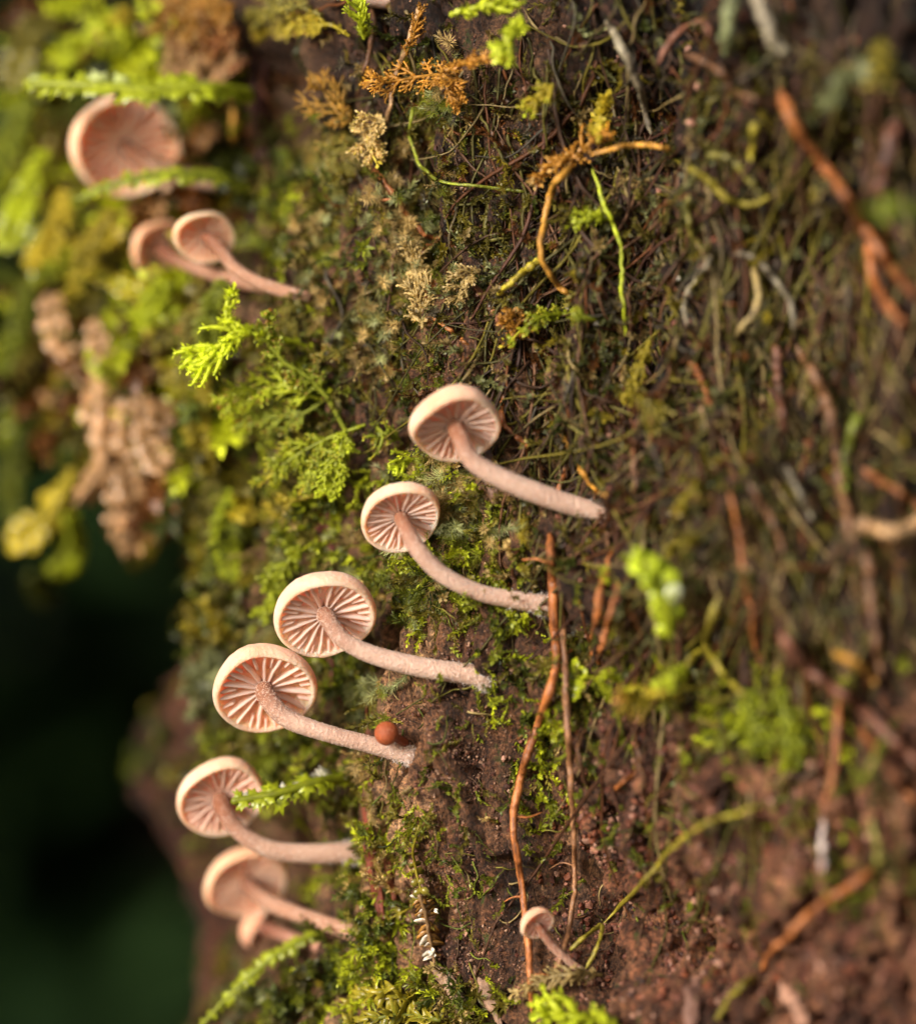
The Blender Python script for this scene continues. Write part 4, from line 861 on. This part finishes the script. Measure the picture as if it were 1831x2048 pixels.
frond([(1230, 2050), (1170, 2035), (1110, 2035), (1075, 2030)], 20, 70, LIME, 'glowing lime frond at the foot of the thinner brown root', L2, 3.0, 6, 0.9, FG, start=0.05, sub=False)
frond([(1205, 1950), (1150, 1948), (1090, 1958), (1020, 1992)], 9, 34, BEIGE*0.6, 'straw-orange toothed frond crossing both brown roots', BEIGE, 1.9, 10, 0.7, FG, start=0.1, sub=False)
frond([(540, 500), (500, 480), (475, 470)], 8, 60, GREEN*0.85, 'thin-fingered green moss reaching towards the notched orange mushroom', YEL, 1.2, 5, 0.6, FG, start=0.0, sub=False)
frond([(600, 600), (580, 640), (560, 690)], 9, 50, OLIVE, 'olive drooping frond at the foot of the notched mushroom', YEL, 1.2, 6, 0.6, FG, start=0.0)
frond([(700, 690), (650, 720), (610, 735), (590, 770)], 9, 60, OLIVE*1.1, 'mustard frond right of the lime stem', ORANGE*0.8, 1.2, 6, 0.7, FG, start=0.1)
frond([(1490, 1380), (1500, 1430), (1510, 1500)], 15, 54, LIME*0.5, 'dim green sprig on the crumbly bark under the ridge', None, 2.0, 5, 0.7, FG, start=0.0, sub=False)
frond([(1560, 1370), (1570, 1440), (1580, 1530)], 15, 50, LIME*0.45, 'second dim green sprig beside the first on crumbly bark', None, 2.0, 5, 0.7, FG, start=0.0, sub=False)
frond([(1762, 80), (1760, 120), (1755, 165)], 16, 46, YEL*0.4, 'blurred yellow-green tuft over the grey-green strand', None, 5.0, 4, 0.6, FG, start=0.0, sub=False)
frond([(1746, 135), (1689, 160), (1650, 208)], 18, 26, PALE*0.4, 'blurred grey-green moss strand beneath the tuft', None, 4.0, 5, 0.5, FG, start=0.0, sub=False)
frond([(60, 40), (110, 12), (160, -10)], 14, 50, LIME*0.9, 'bright green moss tip at the top of the bulge', None, 2.5, 5, 0.6, FG, start=0.0, sub=False)
frond([(260, 10), (230, 50), (190, 95), (175, 120)], 14, 50, YEL*0.75, 'yellow-green drooping frond next to the rusty clump', ORANGE*0.8, 3.0, 6, 0.6, FG, start=0.0)
for i, (a, b, c_) in enumerate([((470, 10), (400, 40), (300, 45)), ((480, 60), (420, 90), (340, 100)), ((470, 110), (440, 130), (390, 150)), ((450, 0), (370, 10), (310, 0)), ((480, 140), (440, 80), (420, 30)), ((410, 160), (370, 140), (350, 90))]):
    frond([a, b, c_], 12, 64, [ORANGE*0.6, RUST*0.9, TAN*0.7][i % 3], ['orange-brown dead frond across the top of the rusty clump', 'dark rust dead frond in the middle of the rusty clump', 'tan dead frond hanging at the bottom of the rusty clump', 'orange-brown dead frond along the upper edge of the rusty clump', 'dark rust dead frond standing up beside the bark crack', 'tan dead frond just above the long toothed shoot'][i], BEIGE, 4.0, 6, 0.7, 'dead fern moss clump', start=0.0)

frond([(690, 860), (672, 930), (655, 985)], 11, 60, LIME*0.75, 'fresh green frond trailing down beside the dark red bark strip', L2, 1.6, 6, 0.6, FG, start=0.0, Ys=(3, 3, 3))
frond([(720, 905), (690, 900), (640, 935), (600, 985)], 10, 50, GREEN*1.2, 'mid-green frond trailing under the wide fern frond', YEL, 1.6, 6, 0.6, FG, start=0.1, Ys=(3, 3, 3.5, 4))
frond([(600, 1090), (560, 1150), (520, 1230)], 11, 56, LIME*0.6, 'soft green frond hanging above the powdery cap', None, 1.6, 7, 0.6, FG, start=0.0, Ys=(6, 6.5, 7))
# feathery strands hanging loose beside the trunk
hang = [
    ((90, 300), (60, 380), (20, 430), 21, LIME*1.1, 'lime feathery strand below the end of the long toothed shoot'),
    ((130, 380), (110, 470), (60, 530), 19, YEL*0.9, 'pale yellow feathery strand under the lobed mushroom cap'),
    ((60, 200), (30, 260), (0, 330), 22, GREEN, 'mid-green feathery strand hanging from the tip of the toothed shoot'),
    ((230, 420), (180, 500), (150, 580), 16, YEL*0.6, 'dull yellow feathery strand beside the tan mushroom'),
    ((330, 560), (310, 600), (280, 640), 15, LIME*0.8, 'short soft lime strand below the tan mushroom stem'),
    ((390, 620), (385, 700), (370, 760), 11, OLIVE, 'olive feathery strand behind the lime-green fan'),
    ((420, 760), (400, 850), (420, 940), 12, YEL*0.6, 'dull yellow feathery strand under the rusty-tipped frond'),
    ((60, 560), (30, 660), (5, 740), 25, GREEN*0.8, 'mid-green strand outside the longest beige strand'),
    ((250, 30), (180, 60), (120, 130), 20, LIME, 'lime feathery strand under the yellow-green drooping frond'),
    ((120, 40), (70, 60), (40, 110), 22, OLIVE, 'olive feathery strand below the bright green moss tip'),
    ((430, 900), (425, 1000), (435, 1100), 14, OLIVE*0.8, 'olive feathery strand hanging down the trunk edge'),
    ((450, 560), (420, 640), (430, 720), 10, GREEN, 'mid-green feathery strand at the foot of the tan mushroom'),
    ((280, 180), (330, 230), (400, 260), 18, PALE*0.6, 'greyish feathery strand behind the lobed mushroom stem'),
    ((460, 980), (450, 1080), (470, 1180), 13, LIME*0.7, 'lime feathery strand low on the trunk edge'),
    ((40, 880), (20, 960), (30, 1040), 30, GREEN*0.6, 'dim green feathery strand over the dark gap')]
for a, b, c_, dpt, cl, lb in hang:
    frond([a, b, c_], 13, 46, cl, lb, None, 1.0, 10, 0.7, 'feathery strands hanging beside the trunk', start=0.0, sub=True, Ys=(dpt, dpt, dpt+1), name='hanging_strand')

# hairy trailing shoots
def hairy(pts, wpx, col, label, lift=0.7, group='trailing hairy moss shoots'):
    rg = np.random.default_rng(int(pts[0][0]+pts[0][1]))
    path = surf_path(pts, lift, 40, 2, 6); o = thing('trailing_moss', path[0], label, 'moss', group)
    g = Geo(); g.tube(path, np.linspace(0.09, 0.05, 40), 5, col*0.6); build('stem', g, M['frond'], o)
    T, N, B = frames(path); K = int(22*len(pts)*8)
    ii = rg.integers(0, 39, K); ff = rg.random(K)[:, None]; p0 = path[ii]*(1-ff)+path[ii+1]*ff; a = rg.uniform(0, 6.28, K)
    out = np.cos(a)[:, None]*N[ii]+np.sin(a)[:, None]*B[ii]
    dv = nrm(out+T[ii]*0.55+rg.normal(0, 0.2, (K, 3))); L = wpx*PXMM*0.5*rg.uniform(0.7, 1.3, (K, 1)); sd = nrm(np.cross(dv, rg.normal(size=(K, 3))))*0.016
    v = np.stack([p0-sd, p0+sd, p0+dv*L], 1).reshape(-1, 3); cc = np.repeat(col[None]*rg.uniform(0.7, 1.3, (K, 1)), 3, 0)
    g = Geo(); g.add(v, np.arange(K*3).reshape(-1, 3), None, cc); build('leaves', g, M['moss'], o, kind='stuff')
hairy([(738, 1323), (731, 1377), (719, 1423), (713, 1470), (692, 1552)], 34, PALE*0.8, 'long grey-green bristly shoot hanging behind the amber-gilled mushroom stem')
hairy([(826, 1338), (790, 1372), (752, 1384)], 32, PALE, 'pale bristly shoot branching off towards the powdery stem')
hairy([(696, 1650), (703, 1588), (730, 1566), (740, 1595), (747, 1650)], 28, BEIGE*0.7, 'olive bristly shoot bent into an upside-down U')
hairy([(822, 1576), (790, 1600), (772, 1640)], 24, BEIGE*0.55, 'brown bristly shoot lying beside the bent one')
hairy([(872, 925), (895, 985), (930, 1045)], 44, PALE*0.9, 'soft pale bristly shoot between the two upper stems')
hairy([(905, 1010), (960, 1050), (1040, 1058)], 44, PALE, 'soft pale bristly shoot lying flat under the thickest stem')
hairy([(1048, 1026), (1045, 1084)], 34, YEL*0.8, 'short yellowish bristly tip near the strongly curved stem foot')
hairy([(838, 1110), (822, 1180), (828, 1262)], 34, PALE*0.9, 'bristly shoot hanging beside the powdery mushroom cap')
hairy([(790, 1140), (760, 1150), (720, 1165)], 40, GREEN, 'green bristly shoot over the rim of the powdery cap')
hairy([(660, 470), (650, 520), (630, 545), (600, 548)], 26, BEIGE*0.7, 'straw-coloured bristly shoot right of the notched mushroom')
hairy([(730, 375), (770, 420), (790, 480), (800, 560)], 34, BEIGE*0.75, 'straw-coloured bristly shoot beside the dark crack')
hairy([(640, 1000), (560, 1120), (520, 1180)], 30, OLIVE, 'olive bristly shoot sloping down left of the red bark strip')
hairy([(700, 1230), (720, 1300), (715, 1360)], 34, PALE*0.7, 'bristly shoot hidden behind the powdery cap rim')

# ------------------------------------------------------------------ leafy liverwort shoots (two rows of round toothed leaves)
def leaf_disc(p, dirv, nor, L, W, col, edge, rg, teeth=0.12, thick=0.02, point=0.0):
    g = Geo(); sd = np.cross(nor, dirv); na = 13
    a = np.linspace(-np.pi*0.94, np.pi*0.94, na)
    rim = []
    for i, t in enumerate(a):
        rr = 1+teeth*(1 if i % 2 else -1)*(0.5+0.5*math.cos(t*0.5))+point*math.exp(-(t/0.5)**2)
        x = 0.5*L+0.5*L*math.cos(t)*rr; y = 0.5*W*math.sin(t)*rr
        z = -0.22*L*(x/L)**2+0.10*W*abs(y/W)*2+0.05*L*math.sin(3*t+rg.uniform(0, 6))
        rim.append(p+dirv*x+sd*y+nor*z)
    rim = np.array(rim); mid = (p+rim.mean(0))/2+nor*0.05*L
    v = np.vstack([p[None], mid[None], rim, (rim-nor*thick), (mid-nor*thick)[None]])
    n0 = 2; n1 = 2+na; mb = 2+2*na
    tris = [(1, n0+i, n0+i+1) for i in range(na-1)]+[(1, n0+na-1, n0)]+[(mb, n1+i+1, n1+i) for i in range(na-1)]
    quads = [(n0+i, n1+i, n1+i+1, n0+i+1) for i in range(na-1)]
    c = np.vstack([col[None], col[None], np.tile(edge, (2*na, 1)), col[None]])
    g.add(v, tris, quads, c); return g
def liverwort(pts, wpx, col, label, edge=None, lift=3.0, n=14, stemcol=None, group=None, tilt=0.5, up=None, name='leafy_shoot', size=1.0, upedge=None, Ys=None, teeth=0.12, cat='liverwort', point=0.0, upfrac=1.0, rnd=0.12, wr=0.9, thickstem=1.0, fwdl=0.55):
    rg = np.random.default_rng(int(pts[0][0]*3+pts[0][1])); edge = col*1.15 if edge is None else edge
    if Ys is None: path = surf_path(pts, lift, 40, 1.0, 10)
    else:
        cr = catmull(pts, 40); yy = np.interp(np.linspace(0, 1, 40), np.linspace(0, 1, len(Ys)), Ys)
        path = np.array([P(cr[k, 0], cr[k, 1], yy[k]) for k in range(40)])
    o = thing(name, path[0], label, cat, group)
    g = Geo(); g.tube(path, np.linspace(0.14, 0.09, 40)*size*wpx/30*thickstem, 6, stemcol if stemcol is not None else col*0.8); build('stem', g, M['frond'], o)
    T = nrm(np.gradient(path, axis=0)); up_ = np.array([0, -0.80, 0.6]) if up is None else np.array(up)
    L = wpx*PXMM*0.62
    for i in range(n):
        k = int((i+0.5)/n*38)
        for sd in (-1, 1):
            lat = nrm(np.cross(T[k], up_))*sd; nor = nrm(np.cross(lat, T[k])*-sd)
            if nor[2] < 0: nor = -nor
            dv = nrm(lat*0.8+T[k]*fwdl+nor*tilt*rg.uniform(0.5, 1.3)+rg.normal(0, rnd, 3)); no = nrm(nor-dv*np.dot(nor, dv))
            s_ = rg.uniform(0.8, 1.15)*(0.75+0.5*math.sin(math.pi*(i+1)/(n+1)))
            e = edge if (upedge is None or sd < 0 or rg.random() > upfrac) else upedge
            lg = leaf_disc(path[k], dv, no, L*s_, L*s_*wr, col*rg.uniform(0.8, 1.2), e*rg.uniform(0.85, 1.15), rg, teeth, point=point)
            build('leaf', lg, M['liver'], o)
    return o
W2 = lin((226, 232, 200))
liverwort([(500, 190), (420, 178), (300, 182), (180, 172), (52, 168)], 66, LIME*0.8, 'long bright green toothed leafy shoot jutting out over the lobed mushroom', LIME, n=22, upedge=W2*0.6+L2*0.4, upfrac=0.25, Ys=(14, 11, 10, 10, 11), teeth=0.3, tilt=0.12, wr=0.7, thickstem=1.6, fwdl=0.8, rnd=0.22)
liverwort([(500, 372), (430, 352), (350, 350), (250, 362), (150, 402)], 40, GREEN*1.1, 'thinner arching green leafy shoot under the lobed mushroom', LIME, n=18, Ys=(15, 13, 12, 12, 13), tilt=0.12, wr=0.7, thickstem=1.6, fwdl=0.8, rnd=0.22)
liverwort([(370, 622), (310, 600), (240, 570), (160, 540)], 50, LIME*0.8, 'blurred green leafy shoot below the tan mushroom with a pale knob', YEL, n=12, Ys=(17, 17, 17, 18))
liverwort([(695, 1555), (630, 1565), (550, 1588), (465, 1603)], 52, LIME*0.55, 'green leafy shoot with white frilled leaf edges crossing a brownish cap', LIME*0.8, n=15, upedge=WHITE, upfrac=0.6, Ys=(5.5, 3.6, 2.6, 2.4), teeth=0.35, tilt=0.12, wr=0.7, thickstem=1.6, fwdl=0.8, rnd=0.22)
liverwort([(700, 1842), (620, 1872), (540, 1920), (470, 1980), (395, 2060)], 31, LIME*0.6, 'long green toothed leafy shoot sloping down past the pink mushroom', LIME*0.8, n=22, upedge=W2*0.8, upfrac=0.05, Ys=(9, 8, 7.5, 7.5, 8), teeth=0.3, tilt=0.12, wr=0.7, thickstem=1.6, fwdl=0.8, rnd=0.22)
liverwort([(1338, 1272), (1333, 1200), (1305, 1145), (1250, 1110)], 52, LIME*0.7, 'plump glistening green leafy shoot standing off the bark', L2, n=10, upedge=W2, upfrac=0.25, lift=5.0)
liverwort([(1130, 1400), (1142, 1368), (1160, 1335)], 40, GREEN, 'shiny moist green leaf cluster beside the long orange-brown root', LIME, n=4, lift=1.2)
liverwort([(1870, 428), (1790, 425), (1720, 418)], 46, DEEP*1.6, 'blurred flat green strap leaf close to the lens', GREEN, n=6, lift=11.0)
liverwort([(870, 2070), (830, 2010), (760, 1985), (690, 2010)], 44, YEL*0.4+GREEN*0.4, 'yellow-green curled leafy moss cushion at the foot of the bark', YEL*0.8, n=30, wr=0.42, lift=1.4, rnd=0.7, tilt=0.8, up=(0, -0.9, 0.4), point=0.6, teeth=0.0)
liverwort([(880, 2040), (800, 2030), (740, 2040), (690, 2050)], 36, GREEN*0.7+OLIVE*0.3, 'lower olive row of the curled leafy moss cushion', YEL*0.7, n=28, wr=0.42, lift=1.8, rnd=0.7, tilt=0.8, up=(0, -0.9, 0.4), point=0.6, teeth=0.0)
liverwort([(838, 1650), (826, 1700), (834, 1750), (838, 1800), (775, 1840), (742, 1852)], 22, YEL*0.6, 'mustard-coloured dry moss shoot with a drooping tip', OLIVE, n=14, lift=0.9, tilt=0.6, up=(0, -0.9, 0.4))
liverwort([(838, 1790), (852, 1830), (858, 1870), (868, 1925)], 32, TAN*0.7, 'dry brown leafy shoot speckled with white flakes', ORANGE*0.8, n=18, wr=0.5, lift=1.0, rnd=0.4, tilt=0.8, up=(0, -0.9, 0.4), upedge=WHITE, upfrac=0.3, point=0.5, teeth=0.05)
HG = 'dried leafy strands hanging from the bulge'
for i, (pts, ww, cc, Ys) in enumerate([
    ([(95, 590), (120, 680), (175, 740), (205, 850), (235, 960), (225, 1080)], 66, TAN, tuple(x-2 for x in (24, 23, 22, 22))),
    ([(190, 640), (215, 740), (225, 830), (205, 930), (150, 1010)], 62, TAN*0.95, tuple(x-2 for x in (22, 21, 21, 22))),
    ([(280, 790), (300, 880), (330, 930), (400, 950)], 58, TAN*0.85, tuple(x-2 for x in (20, 19, 18))),
    ([(215, 900), (260, 960), (265, 1030), (250, 1115)], 60, TAN*0.8, tuple(x-2 for x in (22, 22, 23))),
    ([(340, 690), (300, 730), (265, 745)], 56, TAN*0.9, tuple(x-2 for x in (20, 20, 21))),
    ([(330, 950), (325, 1010), (310, 1085)], 46, ORANGE*0.6, tuple(x-2 for x in (21, 22, 23)))]):
    liverwort(pts, ww, cc, ['longest dried beige strand hanging under the mossy bulge', 'dried beige strand overlapping the longest one, curling away from the trunk', 'dried tan strand running back towards the trunk edge', 'short brown strand hanging at the tip of the longest beige one', 'stubby dried strand lying across the top of the beige ones', 'amber-brown strand hanging free over the dark gap'][i], cc*1.15, n=13, Ys=Ys, group=HG, tilt=0.8, up=(0, -0.9, 0.3), name='hanging_strand', teeth=0.06, cat='moss strand')
HG2 = 'yellow-green leafy strands hanging from the bulge'
for i, (pts, ww, cc, Ys) in enumerate([
    ([(150, 940), (120, 1000), (70, 1060), (20, 1090)], 66, YEL*0.85, (24, 25, 26)),
    ([(130, 1030), (140, 1090), (100, 1150)], 62, LIME*0.7, (25, 26, 27)),
    ([(20, 820), (40, 900), (50, 960)], 70, GREEN*0.8, (30, 31, 32)),
    ([(300, 640), (340, 740), (370, 830), (340, 860)], 54, YEL*0.8, (18, 17, 17)),
    ([(20, 180), (40, 140), (55, 110)], 60, OLIVE*1.1, (26, 26, 26)),
    ([(60, 360), (40, 440), (10, 500)], 60, LIME*0.7, (24, 24, 24)),
    ([(110, 420), (80, 500), (90, 560)], 56, GREEN, (23, 23, 23)),
    ([(320, 600), (360, 660), (420, 760), (420, 830)], 40, LIME*0.7, (16, 15, 14)),
    ([(60, 1150), (95, 1180), (110, 1205)], 60, GREEN*0.5, (34, 36, 38))]):
    liverwort(pts, ww, cc, ['bright yellow-green strand beside the curling beige strand', 'lime strand tip drooping below the bright yellow-green strand', 'mid-green strand far behind the beige strands', 'yellow-green strand between the beige strands and the green frond', 'olive strand standing up past the end of the long toothed shoot', 'lime strand on the outer face of the mossy bulge', 'green strand below the lobed mushroom on the mossy bulge', 'lime strand hanging behind the lime-green fan', 'dark green leaf tip hanging lowest over the dark gap'][i], cc*1.2, n=9, Ys=Ys, group=HG2, tilt=0.8, up=(0, -0.9, 0.3), name='hanging_strand', teeth=0.06, cat='moss strand')

# white flecks of lint and shell
def fleck(px, py, r, label, lift=1.0):
    h = hit(px, py)
    if h is None: return
    rg = np.random.default_rng(int(px)); base = P(px, py, h[0][1]-lift); g = Geo()
    for _ in range(9):
        d0 = nrm(rg.normal(size=3)); d1 = nrm(np.cross(d0, rg.normal(size=3))); L = r*PXMM*rg.uniform(0.5, 1.1)
        c0 = base+rg.normal(0, r*PXMM*0.25, 3); nn = np.cross(d0, d1)
        top = np.array([c0-d0*L*0.5, c0+d1*L*0.35, c0+d0*L*0.5, c0-d1*L*0.3]); v = np.vstack([top+nn*0.02, top-nn*0.02])
        g.add(v, None, [(0, 1, 2, 3), (7, 6, 5, 4), (0, 4, 5, 1), (1, 5, 6, 2), (2, 6, 7, 3), (3, 7, 4, 0)], WHITE)
    tag(build('white_fleck', g, M['fleck'], smooth=False), label, 'fleck')
fleck(1138, 612, 13, 'white fluffy fleck above the lime moss shoot', 2.4)
fleck(846, 125, 9, 'small white fleck above the orange feathery frond')
fleck(598, 678, 9, 'mint-white crumb under the notched mushroom foot')
fleck(610, 980, 13, 'white fleck by the dark red bark strip', 1.2)
fleck(862, 1905, 15, 'white flake at the lower end of the dry brown shoot', 1.8)
fleck(872, 1822, 8, 'white flake at the upper end of the dry brown shoot', 1.6)
fleck(1355, 558, 7, 'tiny white grain among the dark rootlets')
fleck(1192, 648, 6, 'tiny white grain on the lime moss shoot', 2.0)

# ------------------------------------------------------------------ forest floor and shaded thicket behind
gd = Geo(); N_ = 60; e = np.linspace(-1, 1, N_); e = np.sign(e)*np.abs(e)**2.5*60000
GX, GY = np.meshgrid(e, e); GZ = -400+25*fbm(np.stack([GX/300, GY/300, GX*0], -1), 3, 71)+sstep(np.hypot(GX, GY-0), 3000, 30000)*0
ids = np.arange(N_*N_).reshape(N_, N_)
gd.add(np.stack([GX, GY, GZ], -1).reshape(-1, 3), None, np.stack([ids[:-1, :-1], ids[:-1, 1:], ids[1:, 1:], ids[1:, :-1]], -1).reshape(-1, 4))
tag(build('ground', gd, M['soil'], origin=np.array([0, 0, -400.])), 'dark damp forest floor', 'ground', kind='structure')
gb = Geo(); N_ = 50; bxs = np.linspace(-4000, 4000, N_); bt = np.linspace(0, 1, N_)
BX, BT = np.meshgrid(bxs, bt); BY = 1500+900*BT+120*fbm(np.stack([BX/500, BT*4, BX*0], -1), 3, 73)+0.00005*BX**2*-1*0.6; BZ = -450+2800*BT**1.1
ids = np.arange(N_*N_).reshape(N_, N_)
gb.add(np.stack([BX, BY, BZ], -1).reshape(-1, 3), None, np.stack([ids[:-1, :-1], ids[:-1, 1:], ids[1:, 1:], ids[1:, :-1]], -1).reshape(-1, 4))
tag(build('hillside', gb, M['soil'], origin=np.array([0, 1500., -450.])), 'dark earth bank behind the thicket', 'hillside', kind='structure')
def shrub(x, y, h, rad, nleaf, col, label, seed):
    rg = np.random.default_rng(seed); o = thing('understory_shrub', (x, y, -400), label, 'shrub', 'shaded shrubs behind the trunk')
    g = Geo(); tips = []
    for k in range(7):
        a = rg.uniform(0, 6.28); tp = np.array([x+rad*0.6*math.cos(a), y+rad*0.6*math.sin(a), -400+h*rg.uniform(0.6, 0.95)])
        pth = catmull([(x, y, -405), (x+rg.normal(0, 30), y+rg.normal(0, 30), -400+h*0.35), tp], 12); tips.append(pth)
        g.tube(pth, np.linspace(14, 3, 12), 6, lin((60, 46, 36)))
    build('stem', g, M['root'], o)
    tips = np.vstack([t[3:] for t in tips]); g = Geo()
    tv = np.array([(0, 0, 0), (0.26, 0.25, 0.05), (0.30, 0.55, 0.03), (0, 1, -0.10), (-0.30, 0.55, 0.03), (-0.26, 0.25, 0.05), (0, 0.5, -0.03)], float)
    tt = np.array([(0, 1, 6), (1, 2, 6), (2, 3, 6), (3, 4, 6), (4, 5, 6), (5, 0, 6)])
    pos = tips[rg.integers(0, len(tips), nleaf)]+rg.normal(0, rad*0.33, (nleaf, 3)); pos[:, 2] = np.maximum(pos[:, 2], -395)
    Yd = nrm(rg.normal(size=(nleaf, 3))*np.array([1, 1, 0.5])+np.array([0, 0, -0.3])); Xd = nrm(np.cross(Yd, rg.normal(0, 0.5, (nleaf, 3))+np.array([0, 0, 1.]))); Zd = np.cross(Xd, Yd)
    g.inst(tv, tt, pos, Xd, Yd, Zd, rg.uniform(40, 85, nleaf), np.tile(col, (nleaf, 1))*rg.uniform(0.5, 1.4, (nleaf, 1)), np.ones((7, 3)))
    build('foliage', g, M['shrub'], o, kind='stuff')
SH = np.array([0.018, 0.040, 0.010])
shrub(-250, 620, 1050, 220, 1500, SH, 'dark leafy shrub added out of view to shade the background', 1)
shrub(-60, 760, 1100, 230, 1500, SH, 'dark leafy shrub added out of view to shade the background', 2)
shrub(170, 700, 1000, 220, 1000, SH, 'dark leafy shrub added out of view to shade the background', 3)
shrub(-520, 480, 1100, 230, 1500, SH, 'dark leafy shrub added out of view to shade the background', 4)  # unseen shrub, added to keep the sun off the background
shrub(-420, 800, 1300, 260, 1500, SH, 'dark leafy shrub added out of view to shade the background', 5)
